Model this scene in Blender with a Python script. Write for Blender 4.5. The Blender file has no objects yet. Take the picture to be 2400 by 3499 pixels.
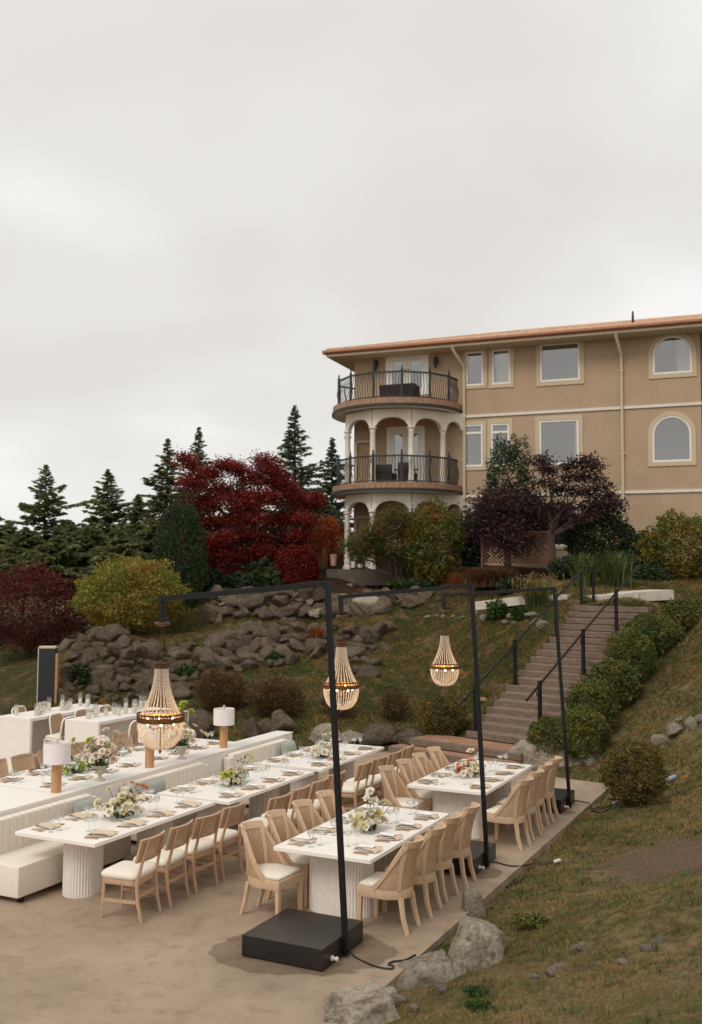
import bpy, bmesh, math, random
import numpy as np
from mathutils import Vector, Matrix, noise as mnoise

# ------------------------------------------------------------------ camera, sky, sun, exposure
scene = bpy.context.scene
COL = scene.collection
FPX, PITCH, ROLL, EYE = 3402.0, 0.0690455, 0.0063920, 3.759
SW, SH = 2400.0, 3499.0
cam_d = bpy.data.cameras.new("camera")
cam_d.sensor_fit = 'VERTICAL'; cam_d.sensor_height = 36.0; cam_d.lens = 36.0 * FPX / SH
cam_d.clip_start = 0.05; cam_d.clip_end = 2000
cam_d.dof.use_dof = True; cam_d.dof.focus_distance = 13.0; cam_d.dof.aperture_fstop = 2.0
cam = bpy.data.objects.new("camera", cam_d); COL.objects.link(cam)
cam.matrix_world = Matrix.Translation((0, 0, EYE)) @ Matrix.Rotation(math.pi/2 + PITCH, 4, 'X') @ Matrix.Rotation(ROLL, 4, 'Z')
scene.camera = cam

SUN_EL, SUN_AZ = math.radians(48), math.radians(215)       # azimuth clockwise from +Y: behind the camera, to its left
world = bpy.data.worlds.new("World"); scene.world = world; world.use_nodes = True
wn, wl = world.node_tree.nodes, world.node_tree.links
wn.clear()
wo = wn.new('ShaderNodeOutputWorld'); bgd = wn.new('ShaderNodeBackground')
sky = wn.new('ShaderNodeTexSky'); sky.sky_type = 'NISHITA'; sky.sun_disc = False
sky.sun_elevation = SUN_EL; sky.sun_rotation = SUN_AZ
skm = wn.new('ShaderNodeMixRGB'); skm.blend_type = 'MULTIPLY'; skm.inputs[0].default_value = 1; skm.inputs[2].default_value = (.10, .10, .10, 1)
wl.new(sky.outputs[0], skm.inputs[1])
wtc = wn.new('ShaderNodeTexCoord'); wsep = wn.new('ShaderNodeSeparateXYZ'); wl.new(wtc.outputs['Generated'], wsep.inputs[0])
wab = wn.new('ShaderNodeMath'); wab.operation = 'ABSOLUTE'; wl.new(wsep.outputs[2], wab.inputs[0])
wad = wn.new('ShaderNodeMath'); wad.operation = 'ADD'; wad.inputs[1].default_value = .30; wl.new(wab.outputs[0], wad.inputs[0])
wcx = wn.new('ShaderNodeMath'); wcx.operation = 'DIVIDE'; wl.new(wsep.outputs[0], wcx.inputs[0]); wl.new(wad.outputs[0], wcx.inputs[1])
wcy = wn.new('ShaderNodeMath'); wcy.operation = 'DIVIDE'; wl.new(wsep.outputs[1], wcy.inputs[0]); wl.new(wad.outputs[0], wcy.inputs[1])
wcb = wn.new('ShaderNodeCombineXYZ'); wl.new(wcx.outputs[0], wcb.inputs[0]); wl.new(wcy.outputs[0], wcb.inputs[1]); wcb.inputs[2].default_value = 4.7
wns = wn.new('ShaderNodeTexNoise'); wns.inputs['Scale'].default_value = 1.6; wns.inputs['Detail'].default_value = 4; wns.inputs['Roughness'].default_value = .42; wns.inputs['Distortion'].default_value = .2
wl.new(wcb.outputs[0], wns.inputs['Vector'])
wrp = wn.new('ShaderNodeValToRGB')
e = wrp.color_ramp.elements
e[0].position = .33; e[0].color = (.775, .742, .702, 1)
e[1].position = .64; e[1].color = (.980, .966, .935, 1)
m = e.new(.5); m.color = (.862, .837, .800, 1)
wl.new(wns.outputs[0], wrp.inputs[0])
# cloud deck thins towards the horizon
whz = wn.new('ShaderNodeMapRange'); whz.inputs[1].default_value = .02; whz.inputs[2].default_value = .16; whz.inputs[3].default_value = 1.2; whz.inputs[4].default_value = 0.0
whz.interpolation_type = 'SMOOTHSTEP'
wl.new(wsep.outputs[2], whz.inputs[0])
whm = wn.new('ShaderNodeMath'); whm.operation = 'MULTIPLY'; wl.new(whz.outputs[0], whm.inputs[0]); wl.new(wns.outputs[0], whm.inputs[1])
whx = wn.new('ShaderNodeMixRGB'); whx.inputs[2].default_value = (1.0, .99, .95, 1)
wl.new(whm.outputs[0], whx.inputs[0]); wl.new(wrp.outputs[0], whx.inputs[1])
wmx = wn.new('ShaderNodeMixRGB'); wmx.inputs[0].default_value = .95
wl.new(skm.outputs[0], wmx.inputs[1]); wl.new(whx.outputs[0], wmx.inputs[2])
wl.new(wmx.outputs[0], bgd.inputs[0]); bgd.inputs[1].default_value = 1.0
wl.new(bgd.outputs[0], wo.inputs[0])

sun_d = bpy.data.lights.new("sun", 'SUN'); sun_d.energy = 1.5; sun_d.angle = math.radians(25); sun_d.color = (1.0, .93, .84)
sun = bpy.data.objects.new("sun", sun_d); COL.objects.link(sun)
sd = Vector((math.sin(SUN_AZ)*math.cos(SUN_EL), math.cos(SUN_AZ)*math.cos(SUN_EL), math.sin(SUN_EL)))
sun.rotation_euler = sd.to_track_quat('Z', 'Y').to_euler(); sun.location = sd*80

vs = scene.view_settings
vs.view_transform = 'Standard'; vs.look = 'None'; vs.exposure = 0.0; vs.gamma = 1.0; vs.use_curve_mapping = False
scene.render.engine = 'CYCLES'
scene.cycles.max_bounces = 6; scene.cycles.transparent_max_bounces = 12
scene.cycles.sample_clamp_indirect = 4.0

# ------------------------------------------------------------------ helpers
rng = np.random.default_rng(7); random.seed(7)
PIT_C, PIT_S, ROL_C, ROL_S = math.cos(PITCH), math.sin(PITCH), math.cos(ROLL), math.sin(ROLL)
def ray(px, py):                                      # photo pixel -> direction with unit depth
    a, b = px - SW/2, py - SH/2
    u = a*ROL_C + b*ROL_S; v = -a*ROL_S + b*ROL_C
    return np.array([u/FPX, PIT_C + v/FPX*PIT_S, PIT_S - v/FPX*PIT_C])
def at_y(px, py, Y):
    d = ray(px, py); return Vector(d*(Y/d[1])) + Vector((0, 0, EYE))
def at_z(px, py, z):
    d = ray(px, py); return Vector(d*((z-EYE)/d[2])) + Vector((0, 0, EYE))
D2S = 2400/1594.0                                     # measuring scale of the photo
TH = 0.454469; UX, UY = math.sin(TH), math.cos(TH); OX, OY = .2327, 10.951
PR = -TH                                              # z rotation of things aligned with the patio
def S(s, t, z=0.0): return Vector((OX + s*UX + t*UY, OY + s*UY - t*UX, z))
def toS(x, y): return ((x-OX)*UX + (y-OY)*UY, (x-OX)*UY - (y-OY)*UX)

class MB:
    def __init__(s): s.v, s.f = [], []
    def add(s, vs, fs):
        o = len(s.v); s.v += [tuple(p) for p in vs]; s.f += [tuple(i+o for i in f) for f in fs]; return s
    def box(s, x0, x1, y0, y1, z0, z1):
        return s.add([(x0,y0,z0),(x1,y0,z0),(x1,y1,z0),(x0,y1,z0),(x0,y0,z1),(x1,y0,z1),(x1,y1,z1),(x0,y1,z1)],
                     [(3,2,1,0),(4,5,6,7),(0,1,5,4),(1,2,6,5),(2,3,7,6),(3,0,4,7)])
    def beam(s, p, q, w, h, up=(0,0,1)):              # rectangular bar from p to q
        p, q = Vector(p), Vector(q); d = (q-p).normalized(); up = Vector(up)
        sx = d.cross(up)
        if sx.length < 1e-4: sx = d.cross(Vector((0,1,0)))
        sx.normalize(); sy = sx.cross(d).normalized()
        c = [(-w/2,-h/2),(w/2,-h/2),(w/2,h/2),(-w/2,h/2)]
        return s.add([p+sx*a+sy*b for a,b in c]+[q+sx*a+sy*b for a,b in c], [(3,2,1,0),(4,5,6,7),(0,1,5,4),(1,2,6,5),(2,3,7,6),(3,0,4,7)])
    def tube(s, pts, r, n=6, cap=True, sq=False):
        pts = [Vector(p) for p in pts]; rs = r if hasattr(r, '__len__') else [r]*len(pts)
        vs, fs = [], []
        prev = None
        for i, p in enumerate(pts):
            d = (pts[min(i+1,len(pts)-1)] - pts[max(i-1,0)]).normalized()
            if prev is None:
                a = d.cross(Vector((0,0,1)));
                if a.length < .05: a = d.cross(Vector((1,0,0)))
            else: a = prev - d*prev.dot(d)
            a.normalize(); prev = a; b = d.cross(a)
            for k in range(n):
                t = 2*math.pi*(k+(.5 if sq else 0))/n; vs.append(p + (a*math.cos(t)+b*math.sin(t))*rs[i])
        for i in range(len(pts)-1):
            for k in range(n):
                k2 = (k+1)%n; fs.append((i*n+k, i*n+k2, (i+1)*n+k2, (i+1)*n+k))
        if cap:
            fs.append(tuple(range(n-1,-1,-1))); o = (len(pts)-1)*n; fs.append(tuple(o+k for k in range(n)))
        return s.add(vs, fs)
    def lathe(s, prof, n=16, c=(0,0,0), close=True):
        vs, fs = [], []
        for r, z in prof:
            for k in range(n):
                t = 2*math.pi*k/n; vs.append((c[0]+r*math.cos(t), c[1]+r*math.sin(t), c[2]+z))
        for i in range(len(prof)-1):
            for k in range(n):
                k2 = (k+1)%n; fs.append((i*n+k, i*n+k2, (i+1)*n+k2, (i+1)*n+k))
        if close:
            fs.append(tuple(range(n-1,-1,-1))); o = (len(prof)-1)*n; fs.append(tuple(o+k for k in range(n)))
        return s.add(vs, fs)
    def loft(s, rings, cap=True, closed=True):        # rings: lists of equal length
        n = len(rings[0]); vs, fs = [], []
        for r in rings: vs += r
        for i in range(len(rings)-1):
            for k in range(n if closed else n-1):
                k2 = (k+1)%n; fs.append((i*n+k, i*n+k2, (i+1)*n+k2, (i+1)*n+k))
        if cap:
            fs.append(tuple(range(n-1,-1,-1))); o = (len(rings)-1)*n; fs.append(tuple(o+k for k in range(n)))
        return s.add(vs, fs)
    def slab(s, fn, nu, nv, th):                      # curved sheet fn(u,v)->(point, normal), th thick
        vs, fs = [], []
        for sg in (.5, -.5):
            for j in range(nv+1):
                for i in range(nu+1):
                    p, n = fn(i/nu, j/nv); vs.append(Vector(p)+Vector(n)*th*sg)
        W = nu+1; N = W*(nv+1)
        for j in range(nv):
            for i in range(nu):
                a = j*W+i; fs.append((a, a+1, a+W+1, a+W)); fs.append((N+a+W, N+a+W+1, N+a+1, N+a))
        for i in range(nu):
            fs.append((i+1, i, N+i, N+i+1)); a = nv*W+i; fs.append((a, a+1, N+a+1, N+a))
        for j in range(nv):
            a = j*W; fs.append((a, a+W, N+a+W, N+a)); a = j*W+nu; fs.append((a+W, a, N+a, N+a+W))
        return s.add(vs, fs)
    def merge(s, o, M=None):
        return s.add([M @ Vector(p) for p in o.v] if M else o.v, o.f)
    def mesh(s, name, smooth=None, bevel=0):
        me = bpy.data.meshes.new(name); me.from_pydata([tuple(p) for p in s.v], [], s.f)
        if bevel:
            bm = bmesh.new(); bm.from_mesh(me)
            es = [e for e in bm.edges if len(e.link_faces) == 2 and e.calc_face_angle(0) > .6]
            bmesh.ops.bevel(bm, geom=es, offset=bevel, segments=2, affect='EDGES', profile=.6, clamp_overlap=True)
            bm.to_mesh(me); bm.free()
        if smooth:
            me.polygons.foreach_set('use_smooth', [True]*len(me.polygons)); me.update()
            if smooth < 180: me.set_sharp_from_angle(angle=math.radians(smooth))
        me.update(); return me
    def build(s, name, mat, parent=None, smooth=None, bevel=0):
        me = s.mesh(name, smooth, bevel); me.materials.append(mat); return link(name, me, parent)

def link(name, me, parent=None, loc=None, rot=None, scale=None):
    o = bpy.data.objects.new(name, me); COL.objects.link(o)
    if parent is not None: o.parent = parent
    if loc is not None: o.location = loc
    if rot is not None: o.rotation_euler = rot if hasattr(rot, '__len__') else (0, 0, rot)
    if scale is not None: o.scale = scale if hasattr(scale, '__len__') else (scale,)*3
    return o
def tag(o, label, cat, group=None):
    o['label'] = label; o['category'] = cat
    if group: o['group'] = group
    return o
def struct(o): o['kind'] = 'structure'; return o
def stuff(o): o['kind'] = 'stuff'; return o
def empty(name, loc=(0,0,0), rz=0.0):
    o = bpy.data.objects.new(name, None); COL.objects.link(o); o.location = loc; o.rotation_euler = (0,0,rz); o.empty_display_size = .1
    return o
CH = {}
def kids(o):
    return [c for c in bpy.data.objects if c.parent == o]
def snapshot(o):                                      # (object, [(child,[grandchildren])])
    ks = kids(o); return (o, [(k, kids(k)) for k in ks])
def dup(snap, loc, rz, scale=None):
    o, ks = snap
    r = o.copy(); COL.objects.link(r); r.location = loc; r.rotation_euler = (0,0,rz)
    if scale: r.scale = (scale,)*3
    for k, gs in ks:
        c = k.copy(); COL.objects.link(c); c.parent = r
        for g in gs:
            d = g.copy(); COL.objects.link(d); d.parent = c
    return r
def np_mesh(name, V, F, mat, parent=None, smooth=False):   # V (n,3), F (m,k) constant k
    me = bpy.data.meshes.new(name); V = np.asarray(V, np.float32); F = np.asarray(F, np.int32)
    me.vertices.add(len(V)); me.vertices.foreach_set('co', V.ravel())
    k = F.shape[1]; me.loops.add(F.size); me.loops.foreach_set('vertex_index', F.ravel())
    me.polygons.add(len(F)); me.polygons.foreach_set('loop_start', np.arange(0, F.size, k, dtype=np.int32))
    if smooth: me.polygons.foreach_set('use_smooth', np.ones(len(F), bool))
    me.update(calc_edges=True); me.materials.append(mat)
    return link(name, me, parent)

# ------------------------------------------------------------------ materials
def lin(*c):                                          # sRGB 0-255 -> linear
    return tuple(((x/255)/12.92 if x <= 10 else (((x/255)+.055)/1.055)**2.4) for x in c)
def nmat(name):
    m = bpy.data.materials.new(name); m.use_nodes = True; return m, m.node_tree.nodes, m.node_tree.links, m.node_tree.nodes['Principled BSDF']
def mixc(N, L, fac, a, b, mode='MIX'):
    x = N.new('ShaderNodeMixRGB'); x.blend_type = mode
    if isinstance(fac, (int, float)): x.inputs[0].default_value = fac
    else: L.new(fac, x.inputs[0])
    for i, c in ((1, a), (2, b)):
        if isinstance(c, (tuple, list)): x.inputs[i].default_value = tuple(c[:3])+(1,)
        else: L.new(c, x.inputs[i])
    return x.outputs[0]
def noise_node(N, L, scale, detail=4, rough=.55, vec=None, dist=0):
    n = N.new('ShaderNodeTexNoise'); n.inputs['Scale'].default_value = scale; n.inputs['Detail'].default_value = detail
    n.inputs['Roughness'].default_value = rough; n.inputs['Distortion'].default_value = dist
    if vec is not None: L.new(vec, n.inputs['Vector'])
    return n.outputs[0]
def ramp(N, L, src, p0, p1, c0=(0,0,0), c1=(1,1,1)):
    if p1 > 1:                                        # ramps run 0..1: rescale longer ranges
        mr = N.new('ShaderNodeMapRange'); mr.inputs[1].default_value = 0; mr.inputs[2].default_value = 4; L.new(src, mr.inputs[0]); src = mr.outputs[0]; p0 /= 4; p1 /= 4
    r = N.new('ShaderNodeValToRGB'); e = r.color_ramp.elements
    e[0].position = p0; e[0].color = tuple(c0)+(1,); e[1].position = p1; e[1].color = tuple(c1)+(1,)
    L.new(src, r.inputs[0]); return r.outputs[0]
def objvec(N, L, rnd=True):
    tc = N.new('ShaderNodeTexCoord')
    if not rnd: return tc.outputs['Object']
    oi = N.new('ShaderNodeObjectInfo'); ad = N.new('ShaderNodeVectorMath'); ad.operation = 'MULTIPLY_ADD'
    ad.inputs[1].default_value = (1,1,1)
    mu = N.new('ShaderNodeMath'); mu.operation = 'MULTIPLY'; mu.inputs[1].default_value = 37.0; L.new(oi.outputs['Random'], mu.inputs[0])
    L.new(tc.outputs['Object'], ad.inputs[0]); L.new(mu.outputs[0], ad.inputs[2]); return ad.outputs[0]
def geovec(N): return N.new('ShaderNodeNewGeometry').outputs['Position']
def bump(N, L, P, h, strength=.3, dist=.01):
    b = N.new('ShaderNodeBump'); b.inputs['Strength'].default_value = strength; b.inputs['Distance'].default_value = dist
    L.new(h, b.inputs['Height']); L.new(b.outputs[0], P.inputs['Normal'])
def simple(name, c1, c2=None, scale=12, rough=.6, bs=0, bscale=60, bdist=.004, metal=0, spec=.5, stretch=None, sheen=0):
    m, N, L, P = nmat(name)
    v = objvec(N, L)
    if stretch:
        mp = N.new('ShaderNodeMapping'); mp.inputs['Scale'].default_value = stretch; L.new(v, mp.inputs[0]); v = mp.outputs[0]
    if c2 is None: c2 = tuple(x*.82 for x in c1)
    f = ramp(N, L, noise_node(N, L, scale, 5, .6, v), .32, .68)
    L.new(mixc(N, L, f, c1, c2), P.inputs['Base Color'])
    P.inputs['Roughness'].default_value = rough; P.inputs['Metallic'].default_value = metal; P.inputs['Specular IOR Level'].default_value = spec
    if sheen: P.inputs['Sheen Weight'].default_value = sheen
    if bs: bump(N, L, P, noise_node(N, L, bscale, 4, .6, v), bs, bdist)
    return m
def leafmat(name, c1, c2, c3=None, nsc=1.2, p3=.5, transl=.3, rough=.55, sat3=.12):
    """c1..c2 by leaf, c3 in patches (turning leaves, new tips)"""
    m, N, L, P = nmat(name)
    g = N.new('ShaderNodeNewGeometry')
    col = mixc(N, L, g.outputs['Random Per Island'], c1, c2)
    if c3:
        f = ramp(N, L, noise_node(N, L, nsc, 3, .6, g.outputs['Position']), p3-sat3, p3+sat3)
        r2 = N.new('ShaderNodeMath'); r2.operation = 'MULTIPLY'; L.new(f, r2.inputs[0]); 
        w = N.new('ShaderNodeTexWhiteNoise'); w.noise_dimensions = '1D'; L.new(g.outputs['Random Per Island'], w.inputs['W']); L.new(w.outputs['Value'], r2.inputs[1])
        col = mixc(N, L, r2.outputs[0], col, c3)
    L.new(col, P.inputs['Base Color']); P.inputs['Roughness'].default_value = rough; P.inputs['Specular IOR Level'].default_value = .25
    if transl:
        t = N.new('ShaderNodeBsdfTranslucent'); L.new(col, t.inputs[0]); ms = N.new('ShaderNodeMixShader'); ms.inputs[0].default_value = transl
        L.new(P.outputs[0], ms.inputs[1]); L.new(t.outputs[0], ms.inputs[2]); L.new(ms.outputs[0], N['Material Output'].inputs[0])
    return m
M = {}
# ------------------------------------------------------------------ terrain
CT = []
def cz(dx, dy, z): p = at_z(dx*D2S, dy*D2S, z); CT.append((p.x, p.y, z))
def cy(dx, dy, Y): p = at_y(dx*D2S, dy*D2S, Y); CT.append((p.x, p.y, p.z))
def cs(s, t, z): p = S(s, t); CT.append((p.x, p.y, z))
for s in (-16, -12, -8, -4, 0, 4, 8):
    for t in (-20, -14, -9, -5, -2, 0):
        cs(s, t, -.14)
for s in (-1, 2, 5, 8):
    for t, z in ((.9, -.09), (1.8, .1), (3.2, .48), (5, .95), (9, 2.0)): cs(s, t, z)
for t, z in ((.75, .02), (1.4, .22), (3, .75), (5, 1.25), (9, 2.2)): cs(-4, t, z)
for t, z in ((.8, .05), (2, .8), (4, 1.75), (4.6, 2.0), (9, 2.6)): cs(-10, t, z)
cs(-16, 2, 1.2); cs(-16, 6, 2.4)
for a in ((450,1690,-.02),(600,1690,-.02),(750,1695,-.02),(900,1702,.0),(960,1705,.02),(700,1600,.5),(950,1600,.5),(1040,1690,.15),(1135,1590,.85),
          (1195,1500,1.7),(1280,1400,2.85),(1000,1500,1.5),(950,1440,2.1),(1100,1425,2.45),(1190,1405,2.75),
          (200,1598,.35),(330,1598,.4),(420,1562,.7),(560,1538,1.0),(700,1500,1.4),(830,1535,1.1),
          (200,1445,2.05),(330,1450,1.92),(450,1452,1.92),(600,1425,2.28),(750,1420,2.33),(870,1425,2.28),
          (450,1420,2.25),(560,1410,2.4),(700,1405,2.45),(900,1398,2.5),(1594,1500,1.9),(1594,1700,.78),(1500,1560,1.3),(1594,2000,.72),(1594,2324,.85),(1440,1820,.1),
          (60,1590,.2),(0,1540,.35)): cz(*a)
for a in ((500,1352,34.6),(700,1347,34.6),(850,1335,34.8),(1000,1325,34.6),(560,1310,37),(650,1320,37),(780,1291,38),(900,1300,37),(1050,1305,36),(1250,1308,34),(1400,1310,33),
          (1594,1300,32),(1345,1372,26.2),(1450,1352,27.5),(1150,1375,29),(0,1490,40),(80,1495,38),(1594,1335,29.5)): cy(*a)
for a in ((-30,60,1),(-15,60,1.5),(0,60,3),(20,60,4),(40,45,4.5),(35,20,3.5),(-40,35,.2),(-40,10,0),(-25,30,.2),(12,38,4.2),(5,42,4.2),(-3,42,3.8),(20,34,4.3),(25,8,3.5),(16,14,2.2),(0,-10,2.6),(-20,-10,0)): CT.append(a)
_A = at_z(1595.4, 2497.4, .46); _g = math.radians(43)
for a_ in (0, 1.2, 2.4, 3.6, 4.8):                    # banks either side of the stairs
    for b_, dz in ((-.25, -.22), (2.35, -.12), (3.3, -.10)): CT.append((_A.x+math.sin(_g)*a_+math.cos(_g)*b_, _A.y+math.cos(_g)*a_-math.sin(_g)*b_, .40+a_*.573+dz))
CT = np.array(CT, float)
def _tps():
    P = CT[:, :2]/20.0; n = len(P)
    d2 = ((P[:, None]-P[None])**2).sum(-1); K = np.where(d2 > 0, d2*np.log(d2+1e-12), 0) + np.eye(n)*2e-4
    A = np.zeros((n+3, n+3)); A[:n,:n] = K; A[:n,n] = 1; A[:n,n+1:] = P; A[n,:n] = 1; A[n+1:,:n] = P.T
    return np.linalg.solve(A, np.concatenate([CT[:, 2], [0,0,0]])), P
_TW, _TP = _tps()
PATIO = [(-15,.72),(9.17,.72),(9.35,-.3),(10.1,-1.25),(10.9,-3.7),(10.4,-4.6),(9.5,-6),(8.6,-10),(8.4,-18),(-15,-18)]
def in_poly(s, t, poly):
    r = np.zeros(np.shape(s), bool); n = len(poly)
    for i in range(n):
        a, b = poly[i], poly[(i+1)%n]
        c = ((a[1] > t) != (b[1] > t)) & (s < (b[0]-a[0])*(t-a[1])/(b[1]-a[1]+1e-12)+a[0]); r ^= c
    return r
def ground(x, y):
    x = np.atleast_1d(np.asarray(x, float)); y = np.atleast_1d(np.asarray(y, float))
    Q = np.stack([x, y], -1)/20.0; out = np.empty(len(x))
    for i in range(0, len(x), 20000):
        q = Q[i:i+20000]; d2 = ((q[:, None]-_TP[None])**2).sum(-1)
        out[i:i+20000] = (d2*np.log(d2+1e-12)) @ _TW[:-3] + _TW[-3] + q @ _TW[-2:]
    far = np.clip((np.hypot(x, y-20)-45)/40, 0, 1); out = np.clip(out, -1.5, 6)*(1-far)+far*1.0
    s, t = toS(x, y)
    out = np.where(in_poly(s, t, PATIO), np.minimum(out, -.06), out)
    a = (x-_A.x)*math.sin(_g)+(y-_A.y)*math.cos(_g); b = (x-_A.x)*math.cos(_g)-(y-_A.y)*math.sin(_g)   # cut the bank out under the stairs
    on = (b > -.12) & (b < 2.1) & (a > .05) & (a < 4.95); out = np.where(on, np.minimum(out, .1+a*.573), out)
    on = (b > -1.3) & (b < 2.1) & (a > -1.45) & (a <= .05); out = np.where(on, np.minimum(out, -.06), out)
    return out
def gz(x, y): return float(ground(x, y)[0])
def hit(px, py, near=5, farr=60):                     # photo pixel -> point on the terrain
    d = ray(px, py); ys = np.linspace(near, farr, 900); P = d[None]*(ys/d[1])[:, None]; P[:, 2] += EYE
    g = ground(P[:, 0], P[:, 1]); below = np.nonzero(P[:, 2] <= g)[0]
    i = below[0] if len(below) else len(ys)-1
    return Vector((P[i, 0], P[i, 1], g[i]))
def hitD(dx, dy, **k): return hit(dx*D2S, dy*D2S, **k)

# terrain sheet, fine where the picture looks, coarse to the horizon
def axis(lo, hi, step, far, n):
    core = np.arange(lo, hi+1e-6, step); g = np.geomspace(step, far, n)
    return np.concatenate([lo-np.cumsum(g)[::-1], core, hi+np.cumsum(g)])
gx = axis(-13, 14, .14, 120, 24); gy = axis(3, 40, .14, 120, 24)
GX, GY = np.meshgrid(gx, gy); fz = ground(GX.ravel(), GY.ravel())
wob = np.array([mnoise.noise(Vector((x*.9, y*.9, 0)))*.05 + mnoise.noise(Vector((x*3.1, y*3.1, 5)))*.022 for x, y in zip(GX.ravel(), GY.ravel())])
wob += np.array([mnoise.noise(Vector((x*6.3, y*6.3, 8)))*.014 for x, y in zip(GX.ravel(), GY.ravel())])
ss, tt = toS(GX.ravel(), GY.ravel())
fz = fz + np.where(in_poly(ss, tt, PATIO) | ((tt < 1.1) & (tt > -18) & (ss < 9.3)), 0, wob)
nx, ny = len(gx), len(gy)
idx = np.arange(nx*ny).reshape(ny, nx)
F = np.stack([idx[:-1,:-1], idx[:-1,1:], idx[1:,1:], idx[1:,:-1]], -1).reshape(-1, 4)

m, N, L, P = nmat('turf'); M['turf'] = m
g = geovec(N)
n1 = noise_node(N, L, .55, 5, .62, g); n2 = noise_node(N, L, 2.6, 6, .65, g); n3 = noise_node(N, L, 14, 6, .7, g)
sy = N.new('ShaderNodeSeparateXYZ'); L.new(g, sy.inputs[0])
def zone(sock, lo, hi):
    mr = N.new('ShaderNodeMapRange'); mr.inputs[1].default_value = lo; mr.inputs[2].default_value = hi; mr.interpolation_type = 'SMOOTHSTEP'; L.new(sock, mr.inputs[0]); return mr.outputs[0]
gcol = mixc(N, L, ramp(N, L, n2, .36, .66), lin(116, 108, 64), lin(168, 146, 106))
gcol = mixc(N, L, ramp(N, L, n1, .45, .62), gcol, lin(92, 98, 50))
lush_shaded = mixc(N, L, ramp(N, L, n2, .36, .68), lin(58, 66, 30), lin(84, 80, 44))  # greener hillside lawn, with the shade of its slope put into the colour
gcol = mixc(N, L, zone(sy.outputs[1], 19.5, 23), gcol, lush_shaded)
gcol = mixc(N, L, ramp(N, L, noise_node(N, L, 7.5, 7, .75, g), .44, .60), gcol, mixc(N, L, .72, gcol, lin(50, 42, 27)))
dirt = mixc(N, L, ramp(N, L, n3, .35, .7), lin(100, 78, 58), lin(144, 118, 92))
gcol = mixc(N, L, ramp(N, L, noise_node(N, L, 1.9, 6, .7, g, .8), .56, .68), gcol, lin(140, 100, 58))
pn = noise_node(N, L, 1.15, 6, .75, g, .6)
gcol = mixc(N, L, ramp(N, L, pn, .52, .66), gcol, dirt)
nearm = N.new('ShaderNodeMath'); nearm.operation = 'MULTIPLY'; L.new(zone(sy.outputs[1], 10.5, 8.0), nearm.inputs[0]); L.new(ramp(N, L, pn, .38, .55), nearm.inputs[1])
gcol = mixc(N, L, nearm.outputs[0], gcol, mixc(N, L, ramp(N, L, n3, .4, .65), lin(128, 104, 76), lin(174, 150, 114)))
shaded_mulch = mixc(N, L, ramp(N, L, noise_node(N, L, 20, 5, .7, g), .35, .7), lin(48, 38, 31), lin(78, 60, 46))  # mulch brown with the dark shadows of the house beds painted in
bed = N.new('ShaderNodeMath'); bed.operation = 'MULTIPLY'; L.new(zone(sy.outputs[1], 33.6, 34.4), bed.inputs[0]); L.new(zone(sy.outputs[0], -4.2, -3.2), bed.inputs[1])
gcol = mixc(N, L, bed.outputs[0], gcol, shaded_mulch)
vm = N.new('ShaderNodeVectorMath'); vm.operation = 'DISTANCE'; mound = hitD(1520, 1955); vm.inputs[1].default_value = mound; L.new(g, vm.inputs[0])
wob2 = N.new('ShaderNodeMath'); wob2.operation = 'MULTIPLY_ADD'; wob2.inputs[1].default_value = 1.9; L.new(noise_node(N, L, 1.4, 5, .7, g), wob2.inputs[0]); L.new(vm.outputs['Value'], wob2.inputs[2])
gravel = mixc(N, L, ramp(N, L, noise_node(N, L, 42, 4, .7, g), .35, .68), lin(82, 64, 53), lin(160, 136, 116))
gcol = mixc(N, L, ramp(N, L, wob2.outputs[0], 1.6, 2.15, (1,1,1), (0,0,0)), gcol, gravel)
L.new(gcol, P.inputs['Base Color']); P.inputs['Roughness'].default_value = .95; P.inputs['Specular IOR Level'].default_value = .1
bump(N, L, P, noise_node(N, L, 11, 8, .78, g), 1.0, .09)
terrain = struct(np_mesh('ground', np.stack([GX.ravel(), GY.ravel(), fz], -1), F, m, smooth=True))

# patio slab
m, N, L, P = nmat('concrete'); M['concrete'] = m
g = geovec(N)
c = mixc(N, L, ramp(N, L, noise_node(N, L, .7, 6, .62, g), .35, .68), lin(176, 156, 134), lin(150, 132, 112))
c = mixc(N, L, ramp(N, L, noise_node(N, L, 3.2, 7, .7, g), .5, .8), c, lin(128, 108, 90))
c = mixc(N, L, ramp(N, L, noise_node(N, L, 120, 4, .8, g), .35, .7), c, mixc(N, L, .22, c, (.05,.04,.03)))
c = mixc(N, L, ramp(N, L, noise_node(N, L, 2.1, 5, .6, g, 1.5), .72, .80), c, lin(168, 148, 124))
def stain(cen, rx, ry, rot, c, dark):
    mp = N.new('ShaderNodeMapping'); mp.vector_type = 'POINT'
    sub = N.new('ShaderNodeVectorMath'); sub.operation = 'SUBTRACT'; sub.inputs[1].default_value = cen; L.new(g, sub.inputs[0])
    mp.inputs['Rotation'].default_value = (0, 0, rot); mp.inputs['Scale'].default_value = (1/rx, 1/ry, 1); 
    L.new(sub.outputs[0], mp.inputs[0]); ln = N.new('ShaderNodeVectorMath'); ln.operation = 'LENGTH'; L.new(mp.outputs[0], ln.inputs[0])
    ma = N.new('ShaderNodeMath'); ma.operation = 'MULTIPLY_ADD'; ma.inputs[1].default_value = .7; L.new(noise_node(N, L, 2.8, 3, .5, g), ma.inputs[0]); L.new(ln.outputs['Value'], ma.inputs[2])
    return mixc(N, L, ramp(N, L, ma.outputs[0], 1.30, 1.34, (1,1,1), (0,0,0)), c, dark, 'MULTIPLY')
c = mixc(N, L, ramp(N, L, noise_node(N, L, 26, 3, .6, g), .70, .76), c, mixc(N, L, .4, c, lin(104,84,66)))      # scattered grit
c = stain(S(-.80, -.40), .95, .66, TH, c, (.60, .57, .54))
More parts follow.
